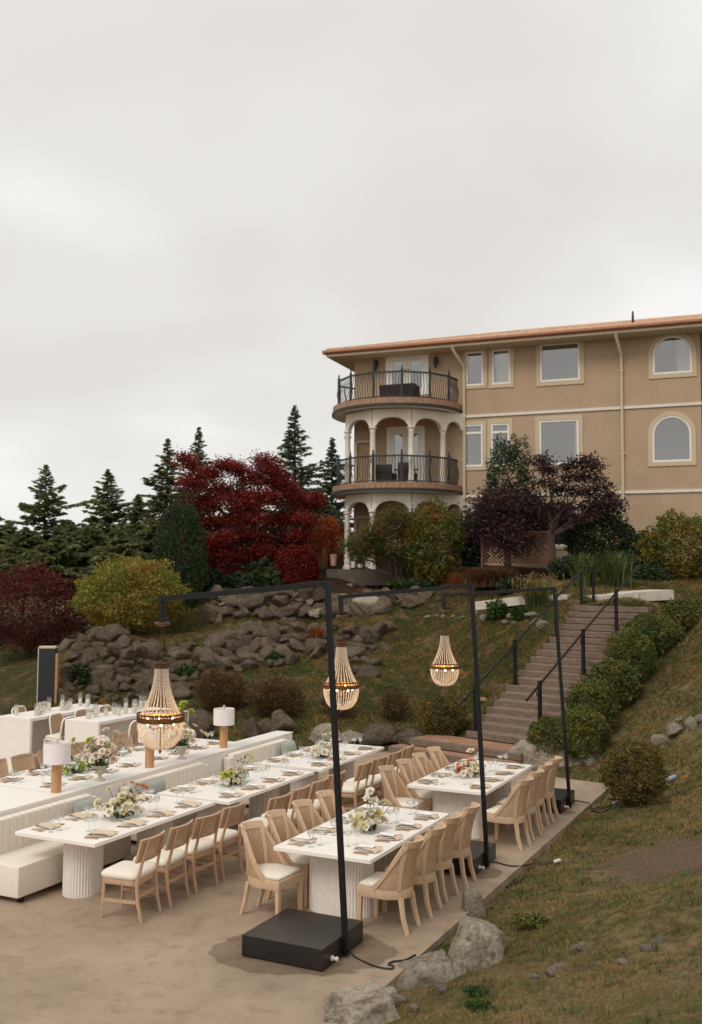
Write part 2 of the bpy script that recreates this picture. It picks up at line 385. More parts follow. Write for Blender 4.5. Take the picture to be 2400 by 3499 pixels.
c = stain(S(2.6, .22), .42, .30, TH, c, (.62, .59, .56))
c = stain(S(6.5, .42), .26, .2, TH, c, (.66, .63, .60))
L.new(c, P.inputs['Base Color']); P.inputs['Roughness'].default_value = .85; P.inputs['Specular IOR Level'].default_value = .25
bump(N, L, P, noise_node(N, L, 55, 5, .7, g), .25, .006)
mb = MB(); top = [S(s, t, 0) for s, t in PATIO]; n = len(top)
mb.add(top+[Vector((p.x, p.y, -.3)) for p in top], [tuple(range(n-1,-1,-1))]+[(i, (i+1)%n, n+(i+1)%n, n+i) for i in range(n)])
patio = struct(mb.build('patio', m))
if patio.data.polygons[0].normal.z < 0: patio.data.flip_normals()

# ------------------------------------------------------------------ common materials
M['black'] = simple('black_steel', lin(19,19,20), lin(24,24,25), 9, .5, .15, 120, .001, spec=.3)
M['blackbox'] = simple('black_laminate', lin(38,34,33), lin(29,27,26), 5, .36, .1, 200, .001)
M['oak'] = simple('pale_oak', lin(200,166,136), lin(182,146,116), 5, .5, .12, 40, .002, stretch=(6,6,1))
M['oakb'] = simple('bleached_oak', lin(210,180,150), lin(194,162,132), 5, .52, .12, 40, .002, stretch=(6,6,1))
M['lampwood'] = simple('lamp_oak', lin(196,150,104), lin(178,130,86), 4, .5, .1, 40, .002, stretch=(10,10,.8))
M['cushion'] = simple('ivory_fabric', lin(232,224,210), lin(222,212,196), 60, .95, .35, 350, .001, sheen=.2)
M['boucle'] = simple('cream_boucle', lin(238,229,216), lin(226,215,199), 90, .95, .6, 260, .003, sheen=.2)
M['white'] = simple('white_lacquer', lin(244,239,232), lin(237,231,223), 16, .45, .06, 120, .001)
M['whitetop'] = simple('white_terrazzo', lin(246,242,235), lin(236,230,222), 70, .38, .05, 120, .001)
M['flute'] = simple('white_fluted_paint', lin(236,229,221), lin(227,219,210), 14, .6, .1, 100, .001)
M['sage'] = simple('sage_velvet', lin(160,166,154), lin(146,153,142), 20, .9, .3, 200, .001, sheen=.3)
M['shade'] = simple('white_linen_shade', lin(238,230,230), lin(228,220,220), 120, .9, .2, 300, .001)
M['brass'] = simple('brass', lin(190,140,74), lin(160,112,56), 14, .32, metal=.9)
M['gold'] = simple('gold_cutlery', lin(206,160,92), lin(178,130,68), 14, .38, metal=.65)
M['porcelain'] = simple('porcelain', lin(240,236,230), lin(226,220,212), 14, .25)
M['linen'] = simple('sand_linen', lin(216,198,174), lin(200,180,154), 60, .95, .4, 220, .001)
M['paper'] = simple('white_card', lin(242,240,240), lin(234,232,232), 30, .8)
M['candle'] = simple('ivory_wax', lin(250,244,230), lin(244,236,218), 20, .55)
M['sagecandle'] = simple('sage_wax', lin(158,180,160), lin(146,168,148), 20, .5)
M['cord'] = simple('black_cable', lin(26,26,28), lin(32,32,34), 20, .6)
M['plug'] = simple('pale_plastic', lin(212,204,192), lin(196,188,176), 20, .5)
M['bronze'] = simple('aged_bronze', lin(120,84,58), lin(84,58,42), 40, .45, .4, 90, .002, metal=.55)
M['stonepot'] = simple('cast_stone', lin(206,196,178), lin(186,174,154), 16, .85, .4, 60, .004)
M['timber'] = simple('weathered_timber', lin(134,116,100), lin(94,80,69), 5, .9, .7, 24, .01, stretch=(1,9,9))
M['tread'] = simple('worn_tread', lin(164,122,95), lin(134,98,77), 4, .9, .4, 30, .008)
M['bark'] = simple('bark', lin(92,78,64), lin(58,48,40), 8, .95, .8, 22, .02, stretch=(3,3,1))
M['barkpale'] = simple('lichen_bark', lin(128,116,98), lin(80,70,58), 8, .95, .8, 22, .02)
M['barkdark'] = simple('conifer_bark', lin(66,56,48), lin(44,38,34), 8, .95, .8, 22, .02)
def glassmat(name, tint=(1,1,1), refl=.10, rough=.03, body=.04):
    m, N, L, P = nmat(name)
    tr = N.new('ShaderNodeBsdfTransparent'); tr.inputs[0].default_value = tuple(tint)+(1,)
    gl = N.new('ShaderNodeBsdfGlossy'); gl.inputs['Roughness'].default_value = rough
    df = N.new('ShaderNodeBsdfDiffuse'); df.inputs[0].default_value = (.85,.85,.85,1)
    lw = N.new('ShaderNodeLayerWeight'); lw.inputs[0].default_value = .35
    ma = N.new('ShaderNodeMath'); ma.operation = 'MULTIPLY_ADD'; ma.inputs[1].default_value = .55; ma.inputs[2].default_value = refl; L.new(lw.outputs['Facing'], ma.inputs[0])
    m1 = N.new('ShaderNodeMixShader'); L.new(ma.outputs[0], m1.inputs[0]); L.new(tr.outputs[0], m1.inputs[1]); L.new(gl.outputs[0], m1.inputs[2])
    m2 = N.new('ShaderNodeMixShader'); m2.inputs[0].default_value = body; L.new(m1.outputs[0], m2.inputs[1]); L.new(df.outputs[0], m2.inputs[2])
    L.new(m2.outputs[0], N['Material Output'].inputs[0]); return m
M['glass'] = glassmat('clear_glass', (.96,.97,.96), .10, .03, .08)
M['hurricane'] = glassmat('hurricane_glass', (.98,.98,.97), .05, .03, .03)
M['window'] = glassmat('window_glass', (.66,.66,.68), .32, .02, .03)
# woven cane: strands with see-through holes
m, N, L, P = nmat('woven_cane'); M['cane'] = m
v = objvec(N, L, False)
w1 = N.new('ShaderNodeTexWave'); w1.bands_direction = 'Y'; w1.inputs['Scale'].default_value = 26; L.new(v, w1.inputs[0])
w2 = N.new('ShaderNodeTexWave'); w2.bands_direction = 'Z'; w2.inputs['Scale'].default_value = 26; L.new(v, w2.inputs[0])
mu = N.new('ShaderNodeMath'); mu.operation = 'MULTIPLY'; L.new(w1.outputs['Fac'], mu.inputs[0]); L.new(w2.outputs['Fac'], mu.inputs[1])
hol = ramp(N, L, mu.outputs[0], .42, .55)
L.new(mixc(N, L, ramp(N, L, noise_node(N, L, 40, 3, .6, v), .3, .7), lin(206,174,142), lin(186,152,120)), P.inputs['Base Color']); P.inputs['Roughness'].default_value = .6
tr = N.new('ShaderNodeBsdfTransparent'); ms = N.new('ShaderNodeMixShader'); L.new(hol, ms.inputs[0]); L.new(P.outputs[0], ms.inputs[1]); L.new(tr.outputs[0], ms.inputs[2]); L.new(ms.outputs[0], N['Material Output'].inputs[0])
m = simple('fine_cane_weave', lin(202,170,136), lin(182,148,116), 50, .6, .5, 240, .002); M['canew'] = m
N, L = m.node_tree.nodes, m.node_tree.links                 # open weave: about a third is holes
ck = N.new('ShaderNodeTexVoronoi'); ck.inputs['Scale'].default_value = 190; L.new(N.new('ShaderNodeTexCoord').outputs['Object'], ck.inputs['Vector'])
tr = N.new('ShaderNodeBsdfTransparent'); ms = N.new('ShaderNodeMixShader'); L.new(ramp(N, L, ck.outputs['Distance'], .36, .42, (1,1,1), (0,0,0)), ms.inputs[0]); L.new(N['Principled BSDF'].outputs[0], ms.inputs[1]); L.new(tr.outputs[0], ms.inputs[2]); L.new(ms.outputs[0], N['Material Output'].inputs[0])
M['grille'] = simple('charcoal_mesh', lin(40,40,43), lin(48,48,51), 60, .75, .4, 300, .002)
# rock
def rockmat(name, a, b, c3):
    m, N, L, P = nmat(name); v = objvec(N, L)
    col = mixc(N, L, ramp(N, L, noise_node(N, L, 2.2, 6, .65, v), .35, .66), a, b)
    col = mixc(N, L, ramp(N, L, noise_node(N, L, 6, 5, .7, v, .5), .52, .64), col, c3)
    col = mixc(N, L, ramp(N, L, noise_node(N, L, 16, 6, .75, v), .45, .7), col, mixc(N, L, .6, col, (.012,.010,.008)))
    col = mixc(N, L, ramp(N, L, noise_node(N, L, 11, 4, .7, v, 1), .60, .66), col, lin(168,162,146))
    oi = N.new('ShaderNodeObjectInfo')
    hs = N.new('ShaderNodeHueSaturation'); mr = N.new('ShaderNodeMapRange'); mr.inputs[3].default_value = .78; mr.inputs[4].default_value = 1.15; L.new(oi.outputs['Random'], mr.inputs[0]); L.new(mr.outputs[0], hs.inputs['Value']); L.new(col, hs.inputs['Color'])
    L.new(hs.outputs[0], P.inputs['Base Color']); P.inputs['Roughness'].default_value = .95; P.inputs['Specular IOR Level'].default_value = .15
    bump(N, L, P, noise_node(N, L, 7, 9, .75, v), 1.0, .12); return m
M['rock'] = rockmat('fieldstone', lin(138,122,105), lin(104,90,77), lin(84,74,54))
M['rockpale'] = rockmat('pale_stone', lin(204,192,171), lin(176,163,143), lin(138,125,106))
M['moss'] = simple('moss', lin(112,100,38), lin(84,82,30), 14, .95, .8, 40, .02)

# ------------------------------------------------------------------ rocks
def rock_mesh(name, seed, mat, sub=4, cuts=12, rough=.05):
    r = np.random.default_rng(seed)
    bm = bmesh.new(); bmesh.ops.create_icosphere(bm, subdivisions=sub, radius=1)
    ns = r.normal(size=(cuts, 3)); ns /= np.linalg.norm(ns, axis=1)[:, None]; ds = r.uniform(.48, .86, cuts)
    for v in bm.verts:
        d = np.array(v.co.normalized()); dots = ns @ d
        rad = min([1.0]+[ds[i]/dots[i] for i in range(cuts) if dots[i] > .15])
        rad += .018*mnoise.noise(Vector(d*17)+Vector((seed,1,2))) + .03*mnoise.noise(Vector(d*9)+Vector((seed,5,2)))
        rad += rough*mnoise.noise(Vector(d*2.1)+Vector((seed,0,0))) + rough*.5*mnoise.noise(Vector(d*5.3)+Vector((seed,3,0)))
        v.co = Vector(d*rad)
    me = bpy.data.meshes.new(name); bm.to_mesh(me); bm.free(); me.materials.append(mat)
    me.polygons.foreach_set('use_smooth', [True]*len(me.polygons)); me.update(); me.set_sharp_from_angle(angle=math.radians(60)); return me
ROCKS = [rock_mesh('stone', 11+i, M['rock']) for i in range(10)]
ROCKSP = [rock_mesh('stone', 51+i, M['rockpale']) for i in range(6)]
def poly_samples(poly, spacing, r):                   # jittered samples inside a photo polygon (measuring px)
    p = np.array(poly, float); x0, y0 = p.min(0); x1, y1 = p.max(0); out = []
    y = y0; k = 0
    while y < y1:
        x = x0 + (k % 2)*spacing*.5
        while x < x1:
            q = (x+r.uniform(-.3,.3)*spacing, y+r.uniform(-.25,.25)*spacing)
            if in_poly(np.array([q[0]]), np.array([q[1]]), poly)[0]: out.append(q)
            x += spacing
        y += spacing*.78; k += 1
    return out
def rockery(name, label, poly, spacing, meshes, seed, sc=.62, lift=.12, flat=.8):
    r = np.random.default_rng(seed); pts = poly_samples(poly, spacing, r)
    ps = [hitD(*q, near=20) for q in pts]; c = sum(ps, Vector())/len(ps); root = empty(name, c)
    tag(root, label, 'rock wall')
    for p in ps:
        px = spacing*D2S/FPX*p.y; s = px*sc*r.choice([.55,.75,.95,1.15,1.45])*r.uniform(.9,1.1)
        link('stone', meshes[r.integers(len(meshes))], root, p-c+Vector((0,0,lift*s)), (r.uniform(-.4,.4), r.uniform(-.4,.4), r.uniform(0, 6.28)), (s*r.uniform(.95,1.45), s*r.uniform(.8,1.1), s*r.uniform(flat*.8, flat*1.2)))
    return root
rockery('rock_retaining_wall', 'wide rockery wall of rounded boulders below the upper lawn', [(150,1475),(185,1432),(235,1425),(300,1455),(400,1465),(470,1462),(560,1425),(650,1415),(745,1420),(760,1425),(880,1428),(885,1475),(850,1490),(840,1535),(800,1540),(790,1500),(700,1488),(640,1520),(560,1528),(500,1515),(440,1560),(400,1592),(300,1600),(140,1600)], 24, ROCKS, 3, .86)
rockery('rock_retaining_wall', 'upper stone wall of pale rough boulders beneath the red maple', [(478,1350),(560,1343),(640,1345),(740,1348),(880,1345),(960,1340),(1005,1345),(1000,1385),(880,1392),(740,1398),(600,1408),(480,1412)], 23, ROCKS+ROCKS+ROCKSP[:2], 5, .92)
rockery('rock_border', 'low row of small pale border stones beside the concrete path', [(960,1398),(1020,1385),(1090,1398),(1180,1395),(1250,1410),(1250,1428),(1150,1415),(1090,1412),(1020,1408),(960,1412)], 21, ROCKSP, 8, .55, flat=.7)
rockery('rock_border', 'broken band of grey stones in the leafy bed below the balconies', [(790,1310),(870,1312),(960,1325),(1000,1330),(1000,1342),(880,1340),(800,1335)], 24, ROCKS+ROCKSP[:3], 9, .5)
def boulder(dx, dy, wpx, hpx, label, mesh, rz=0, sq=.8, group=None, name='boulder', sink=.25):
    p = hitD(dx, dy, near=4); k = D2S/FPX*p.y; o = link(name, mesh, None)
    o.scale = (wpx*k*.56, wpx*k*.56*sq, hpx*k*.62); o.rotation_euler = (0, 0, rz); o.location = p + Vector((0, wpx*k*.25, hpx*k*(.5-sink))); tag(o, label, 'rock', group); return o
G = 'boulders along the patio edge'
for i, (dx, dy, w, h, l) in enumerate([(455,1680,75,75,'boulder behind the tall white urn flowers, left of the white lamp'),(570,1682,62,62,'tall brown boulder right behind the white table lamp'),
    (604,1668,40,44,'small boulder between the brown boulder and the partition end'),(640,1670,95,62,'wide pale boulder just behind the partition end'),(738,1688,95,50,'rounded boulder left of the second chandelier stand post'),
    (800,1690,60,40,'low boulder right behind the first chandelier stand post'),(858,1690,110,52,'large peaked boulder between the two chandelier stands'),(930,1695,70,40,'brown block boulder beside the stair platform'),(895,1688,70,30,'flat dark boulder under the small moss patch')]):
    boulder(dx, dy, w, h, l, (ROCKS+ROCKSP)[(i*3)%16], i*1.3, .8, G)
# ------------------------------------------------------------------ timber stairs and handrails
SA = at_z(1595.4, 2497.4, .46); GH = math.radians(43); GV = Vector((math.sin(GH), math.cos(GH), 0)); RV = Vector((math.cos(GH), -math.sin(GH), 0))
RUN, RISE, NST, SWID = .262, .150, 18, 2.0
stairs = empty('staircase', (SA.x, SA.y, 0), -GH); tag(stairs, 'weathered timber garden staircase climbing between lawn and clipped hedge', 'stairs')
# local: x = right, y = up the flight
for k in range(NST+1):
    z = .46 + k*RISE; y = k*RUN; w0 = 0 if k < NST-1 else -.05
    st = MB().box(w0+random.uniform(-.03,.02), SWID, y, y+.12, z-RISE+.012, z).build('step', M['timber'], stairs, bevel=.012)
    MB().box(w0+.01, SWID-.01, y+.124, y+RUN+.05, z-.06, z-.006).build('tread', M['tread'], st)
    if k in (NST-1, NST): MB().box(w0-.01, .16, y-.01, y+.2, z-.1, z+.006).build('beam_end', M['timber'], st, bevel=.008)
pl = MB().box(-.9, 2.0, -.9, .02, .16, .30).build('platform_beam', M['timber'], stairs, bevel=.012)
MB().box(-.88, 1.98, -.76, .0, .30, .306).build('platform_deck', M['tread'], stairs)
MB().box(-1.15, 2.0, -1.25, -.9, .05, .15).build('lower_step', M['tread'], stairs, bevel=.01)
MB().box(-1.15, 2.0, -1.32, -1.252, -.02, .148).build('lower_beam', M['timber'], stairs, bevel=.01)
MB().add([(0,.1,0),(0,NST*RUN+.2,0),(0,NST*RUN+.2,.40+NST*RISE),(0,.1,.40),(SWID,.1,0),(SWID,NST*RUN+.2,0),(SWID,NST*RUN+.2,.40+NST*RISE),(SWID,.1,.40)], [(0,1,2,3),(7,6,5,4),(3,2,6,7),(1,0,4,5),(0,3,7,4),(2,1,5,6)]).build('side_fill', M['timber'], stairs)
def handrail(label, b, ks, a0, a1):
    r = empty('handrail', (SA.x, SA.y, 0), -GH); tag(r, label, 'handrail', 'handrails of the garden stairs')
    def rz(a): return .46 + a/RUN*RISE + .80
    for k in ks:
        a = k*RUN+.16; z = .46 + k*RISE
        MB().box(b-.035, b+.035, a-.035, a+.035, z-.02, z+1.04).build('post', M['black'], r, bevel=.005)
        MB().box(b-.075, b+.075, a-.075, a+.075, z-.03, z+.015).build('base_plate', M['black'], r)
        MB().tube([(b, a-.03, z+.72), (b+.0, a-.12, z+.74), (b, a-.13, rz(a-.12)-.02)], .011, 6).build('bracket', M['black'], r, smooth=60)
    MB().tube([(b-.06, a0, rz(a0)), (b-.06, a1, rz(a1))], .026, 10).build('rail', M['black'], r, smooth=60)
    return r
handrail('black steel handrail on the lawn side of the timber stairs', .12, (0, 6, 13), -.55, 5.0)
handrail('black steel handrail on the hedge side of the timber stairs', 1.62, (1, 8, 14), .0, 5.1)
fr = empty('steel_barrier', at_y(2008, 2062, 26.6)); tag(fr, 'small black rectangular steel barrier at the top of the timber stairs', 'barrier')
for x in (-.16, .16): MB().box(x-.03, x+.03, -.03, .03, -.1, .98).build('post', M['black'], fr)
for z in (.02, .92): MB().box(-.13, .13, -.02, .02, z, z+.05).build('crossbar', M['black'], fr)
# concrete path along the top
M['pathc'] = simple('pale_concrete', lin(206,198,184), lin(186,178,162), 6, .85, .2, 60, .004)
def strip(name, pts, w, h, mat):
    mb = MB()
    for a, b in zip(pts[:-1], pts[1:]): mb.beam(a, b, w, h)
    return mb.build(name, mat)
pp = [at_y(1640, 2070, 29.0), at_y(1790, 2052, 28.4), at_y(1960, 2045, 27.6)]
struct(strip('path', pp, 1.0, .24, M['pathc']))
pp = [at_y(2020, 2052, 26.9), at_y(2150, 2038, 27.2), at_y(2262, 2031, 27.6)]
struct(strip('path', pp, 1.0, .26, M['pathc']))

# ------------------------------------------------------------------ the house
PH = 1.94636740; EX = Vector((math.sin(PH), math.cos(PH), 0)); EN = Vector((-math.cos(PH)*-1*-1, math.sin(PH)*-1, 0))
EN = Vector((EX.y, -EX.x, 0)); 
if EN.y > 0: EN = -EN
H0 = at_y(2000, 1402, 36.0); H0.z = 0
HR = math.atan2(EX.y, EX.x)
house = empty('house', H0, HR)          # local x = along the facade to the right, y = into the house, z up
tag(house, 'three storey tan stucco villa with rounded double balcony and copper roof', 'house')
def fac(px, py, off=0.0):               # photo pixel -> (k, z) on the facade plane (off metres in front of it)
    d = ray(px, py); O = H0 + EN*off; t = (O.x*EN.x+O.y*EN.y)/(d[0]*EN.x+d[1]*EN.y)
    p = Vector(d*t); q = p - O; return (q.x*EX.x+q.y*EX.y, p.z+EYE)
def facr(x0, y0, x1, y1):               # pixel box -> k0,k1,z0,z1 (mean of corners)
    a, b, c, d = fac(x0,y0), fac(x1,y0), fac(x0,y1), fac(x1,y1)
    return ((a[0]+c[0])/2, (b[0]+d[0])/2, (c[1]+d[1])/2, (a[1]+b[1])/2)
r3 = lambda x, y: (1600+x/1.9925, 1050+y/1.9925)
r1 = lambda x, y: (1080+x/2.657, 1050+y/2.657)
r1b = lambda x, y: (1080+x/2.657, 1500+y/2.657)
def box3(f, x0, y0, x1, y1): return facr(*f(x0,y0), *f(x1,y1))
KL, KR = -9.05, 4.0
ZB, ZT = 3.6, 12.72
M['stucco'] = simple('tan_stucco', lin(184,159,133), lin(175,150,124), 1.2, .95, .5, 70, .008)
m = M['stucco']; N, L = m.node_tree.nodes, m.node_tree.links; P = N['Principled BSDF']          # rain streaks and fine mottling
mp = N.new('ShaderNodeMapping'); mp.inputs['Scale'].default_value = (3.2,3.2,.28); L.new(N.new('ShaderNodeTexCoord').outputs['Object'], mp.inputs[0])
cl = P.inputs['Base Color'].links[0].from_socket
cl = mixc(N, L, ramp(N, L, noise_node(N, L, 1.0, 7, .7, mp.outputs[0]), .56, 1.0), cl, lin(160,136,112)); cl = mixc(N, L, ramp(N, L, noise_node(N, L, 30, 5, .8, geovec(N)), .4, .75), cl, mixc(N, L, .16, cl, (.02,.015,.01))); L.new(cl, P.inputs['Base Color'])
M['stuccoD'] = M['stucco']
M['trim'] = simple('sand_trim_stucco', lin(200,183,156), lin(192,174,147), 2, .95, .4, 70, .006)
M['creamst'] = simple('cream_stucco', lin(234,226,213), lin(222,212,197), 1.6, .9, .35, 60, .006)
M['frame'] = simple('white_vinyl', lin(238,234,228), lin(230,226,218), 8, .5)
M['band'] = simple('white_band', lin(224,216,206), lin(212,204,192), 8, .8)
M['spout'] = simple('cream_downspout', lin(216,202,176), lin(206,190,164), 8, .55)
M['roof'] = simple('terracotta_roof', lin(214,184,156), lin(196,160,130), 3, .6, .3, 30, .01)
M['gutter'] = simple('copper_gutter', lin(166,112,80), lin(150,96,68), 6, .5)
M['soffit'] = simple('cream_soffit', lin(208,194,170), lin(196,180,156), 6, .8)
M['room'] = simple('dim_room', lin(96,90,84), lin(84,78,72), 1, .9)
M['curtain'] = simple('pale_curtain', lin(226,222,204), lin(200,196,178), 3, .95, stretch=(14,14,.3))
M['tile'] = simple('terracotta_tile', lin(170,134,106), lin(140,106,82), 6, .7, .2, 60, .003)
M['slabtrim'] = simple('dark_drip_trim', lin(42,42,44), lin(52,51,52), 8, .6)
M['iron'] = simple('wrought_iron', lin(34,38,40), lin(44,47,48), 12, .5)
M['wicker'] = simple('dark_wicker', lin(62,50,46), lin(48,40,37), 30, .8, .6, 120, .004)
WIN = []
def win(kind, fr, trim, transom=None, curtain=None): WIN.append((kind, fr, trim, transom, curtain))
win('r', box3(r1,1365,405,1520,710), box3(r1,1340,385,1555,740))
win('r', box3(r3,165,287,288,522), box3(r3,143,262,312,548), None, (.15,1))
win('r', box3(r3,492,245,760,500), box3(r3,465,215,790,530))
win('a', box3(r3,1258,195,1522,450), box3(r3,1228,165,1555,480), None, (.62,1))
win('r', box3(r1,1350,1065,1515,1445), box3(r1,1332,1035,1550,1480), .80)
win('r', box3(r3,158,792,280,1080), box3(r3,132,760,305,1108), .80)
win('r', box3(r3,487,768,752,1068), box3(r3,458,738,783,1100), None, (.92,1))
win('a', box3(r3,1255,738,1520,1050), box3(r3,1224,708,1552,1080))
win('r', box3(r1b,1350,590,1500,900), box3(r1b,1335,575,1515,920), .80)
k0, k1, z0, z1 = facr(1842, 1722, 1974, 1866); win('r', (k0,k1,z0,z1), (k0-.12,k1+.12,z0-.12,z1+.12))
win('d', box3(r1,640,420,1020,800), None)
win('d', box3(r1,650,1085,985,1580), None)
k0, k1, z0, z1 = WIN[-1][1]; win('d', (k0, k1, 4.25, 6.55), None)
def outline(kind, b, n=14):
    k0, k1, z0, z1 = b
    if kind != 'a': return [(k0,z0),(k1,z0),(k1,z1),(k0,z1)]
    r = (k1-k0)/2; zc = z1-r; return [(k0,z0),(k1,z0)]+[((k0+k1)/2+r*math.cos(math.pi*i/n), zc+r*math.sin(math.pi*i/n)) for i in range(n+1)]
bm = bmesh.new()
def loop(bm, pts):
    vs = [bm.verts.new((p[0], 0, p[1])) for p in pts]; return [bm.edges.new((vs[i], vs[(i+1)%len(vs)])) for i in range(len(vs))]
ed = loop(bm, [(KL,ZB),(KR,ZB),(KR,ZT),(KL,ZT)])
for kind, b, *_ in WIN: ed += loop(bm, outline(kind, b))
bmesh.ops.triangle_fill(bm, use_beauty=True, use_dissolve=False, edges=ed)
bmesh.ops.recalc_face_normals(bm, faces=bm.faces[:])
me = bpy.data.meshes.new('wall'); bm.to_mesh(me); bm.free(); me.materials.append(M['stucco']); wall = link('wall', me, house)
mb = MB()                                # reveals, side and back walls
for kind, b, *_ in WIN:
    o = outline(kind, b); n = len(o)
    mb.add([(x,0,z) for x,z in o]+[(x,.14,z) for x,z in o], [(i,(i+1)%n,n+(i+1)%n,n+i) for i in range(n)])
mb.build('window_reveal', M['trim'], house)
HD = 11.0
MB().add([(KL,0,ZB),(KL,HD,ZB),(KL,HD,ZT),(KL,0,ZT)], [(0,1,2,3)]).build('wall', M['stucco'], house)
MB().add([(KL,HD,ZB),(KR+8,HD,ZB),(KR+8,HD,ZT),(KL,HD,ZT)], [(0,1,2,3)]).build('wall', M['stucco'], house)
MB().box(KR, KR+8, .35, .5, ZB, ZT).build('wall', M['stucco'], house)
MB().add([(KL+.1,3.2,ZB),(KR-.1,3.2,ZB),(KR-.1,3.2,ZT),(KL+.1,3.2,ZT)], [(0,1,2,3)]).build('interior_wall', M['room'], house)
for z in (7.05, 10.05): MB().box(KL+.2, KR-.2, .16, 3.15, z-.1, z+.1).build('interior_floor', M['room'], house)
for kind, b, tr, transom, cur in WIN:
    k0, k1, z0, z1 = b
    if kind == 'd':                       # double glazed doors
        d = empty('door', (0,0,0)); d.parent = house
        fw = .13
        mb = MB().box(k0-.02,k0+fw,-.03,.08,z0,z1).box(k1-fw,k1+.02,-.03,.08,z0,z1).box(k0+fw,k1-fw,-.03,.08,z1-fw,z1+.02)
        mb.build('door_frame', M['frame'], d)
        km = (k0+k1)/2; ww = .14
        for a, b2 in ((k0+fw, km-.005), (km+.005, k1-fw)):
            MB().box(a,a+ww,.0,.06,z0,z1-fw).box(b2-ww,b2,.0,.06,z0,z1-fw).box(a+ww,b2-ww,.0,.06,z0,z0+.28).box(a+ww,b2-ww,.0,.06,z1-fw-.16,z1-fw).build('door_leaf', M['frame'], d)
            MB().add([(a+ww,.03,z0+.28),(b2-ww,.03,z0+.28),(b2-ww,.03,z1-fw-.16),(a+ww,.03,z1-fw-.16)], [(0,1,2,3)]).build('pane', M['window'], d)
        for x in (km-.07, km+.07): MB().lathe([(.012,0),(.03,.01),(.03,.03),(.012,.04)], 8).build('door_knob', M['iron'], d).location = (x, -.04, z0+1.0)
        continue
    w = empty('window', (0,0,0)); w.parent = house
    if tr:                                # raised stucco surround, slightly proud of the wall
        o, i_ = outline(kind, tr), outline(kind, b); n = len(o)
        mb = MB().add([(x,-.035,z) for x,z in o]+[(x,-.035,z) for x,z in i_]+[(x,.02,z) for x,z in o]+[(x,.02,z) for x,z in i_],
            [(j,n+j,n+(j+1)%n,(j+1)%n) for j in range(n)]+[(2*n+j,j,(j+1)%n,2*n+(j+1)%n) for j in range(n)]+[(n+j,3*n+j,3*n+(j+1)%n,n+(j+1)%n) for j in range(n)])
        mb.build('surround', M['trim'], w)
    o = outline(kind, b); cx, cz_ = (k0+k1)/2, (z0+z1)/2; fw = .06
    i_ = outline(kind, (k0+fw, k1-fw, z0+fw, z1-fw)); n = len(o)
    MB().add([(x,-.02,z) for x,z in o]+[(x,-.02,z) for x,z in i_]+[(x,.06,z) for x,z in o]+[(x,.06,z) for x,z in i_],
        [(j,n+j,n+(j+1)%n,(j+1)%n) for j in range(n)]+[(2*n+j,j,(j+1)%n,2*n+(j+1)%n) for j in range(n)]+[(n+j,3*n+j,3*n+(j+1)%n,n+(j+1)%n) for j in range(n)]).build('frame', M['frame'], w)
    if transom:
        zt = z0+(z1-z0)*transom; MB().box(k0+fw,k1-fw,-.015,.05,zt-.04,zt+.04).build('transom_bar', M['frame'], w)
    MB().add([(x,.03,z) for x,z in i_], [tuple(range(n))]).build('pane', M['window'], w)
    if cur:
        xs = np.linspace(k0+fw+(k1-k0-2*fw)*cur[0], k0+fw+(k1-k0-2*fw)*cur[1], 24); rr = (k1-k0)/2
        vs = []
        for j, x in enumerate(xs):
            yy = .10+.025*math.sin(j*1.5); zt = z1-.04
            if kind == 'a': zt = z1-rr+math.sqrt(max(rr*rr-(x-cx)**2, .0))-.05
            vs += [(x,yy,z0+.03),(x,yy,zt)]
        MB().add(vs, [(2*j,2*j+2,2*j+3,2*j+1) for j in range(23)]).build('curtain', M['curtain'], w, smooth=180)
# string courses
for px, py in ((1800, 1412), (1800, 1691)):
    z = fac(px, py)[1]
    MB().box(-4.55, KR+.02, -.05, .0, z-.05, z+.05).build('string_course', M['band'], house)
# roof: eaves, soffit, gutter, hipped planes and raised seams
OV = .85; ZE = fac(2000, 1146, .87)[1]
x0, x1, y0, y1 = KL-OV, KR+9, -OV, HD+OV
rise = (y1-y0)/2*math.tan(math.radians(15.2)); ym = (y0+y1)/2; xr = x0+(y1-y0)/2
roof = MB().add([(x0,y0,ZE+.22),(x1,y0,ZE+.22),(x1,ym,ZE+.22+rise),(xr,ym,ZE+.22+rise),(x0,y1,ZE+.22),(x1,y1,ZE+.22)], [(0,1,2,3),(4,0,3),(5,4,3,2)]).build('roof', M['roof'], house)
MB().box(x0+.03,x1,y0+.03,y1-.03,ZE-.02,ZE+.0).build('soffit', M['soffit'], house)
mb = MB().box(x0-.02,x1,y0-.02,y0+.06,ZE+.0,ZE+.12).box(x0-.02,x0+.06,y0+.06,y1,ZE+.0,ZE+.12); mb.build('fascia', M['soffit'], house)
mb = MB()
prof = [(-.14,.23),(-.15,.15),(-.10,.10),(-.03,.08),(-.03,.24)]
mb.loft([[(xx, y0+a, ZE+b) for a,b in prof] for xx in (x0-.14, x1)]); mb.loft([[(x0+a, yy, ZE+b) for a,b in prof] for yy in (y1, y0-.14)])
mb.build('gutter', M['gutter'], house)
th_ = math.tan(math.radians(15.2))
for i in range(34):
    xx = x0+.35+i*.52; dmax = min(ym-y0, (xx-x0)); 
    if dmax < .3: continue
    MB().beam((xx,y0+.02,ZE+.245),(xx,y0+dmax-.05,ZE+.245+(dmax-.07)*th_), .05, .05).build('seam', M['roof'], roof)
for j in range(1, 4):
    yy = y0+j*1.35; MB().beam((x0+j*1.35+.1,yy,ZE+.235+(yy-y0)*th_),(x1,yy,ZE+.235+(yy-y0)*th_), .09, .06).build('course_step', M['roof'], roof)
MB().beam((x0,y0,ZE+.27),(xr,ym,ZE+.27+rise), .2, .09).build('hip_cap', M['roof'], roof)
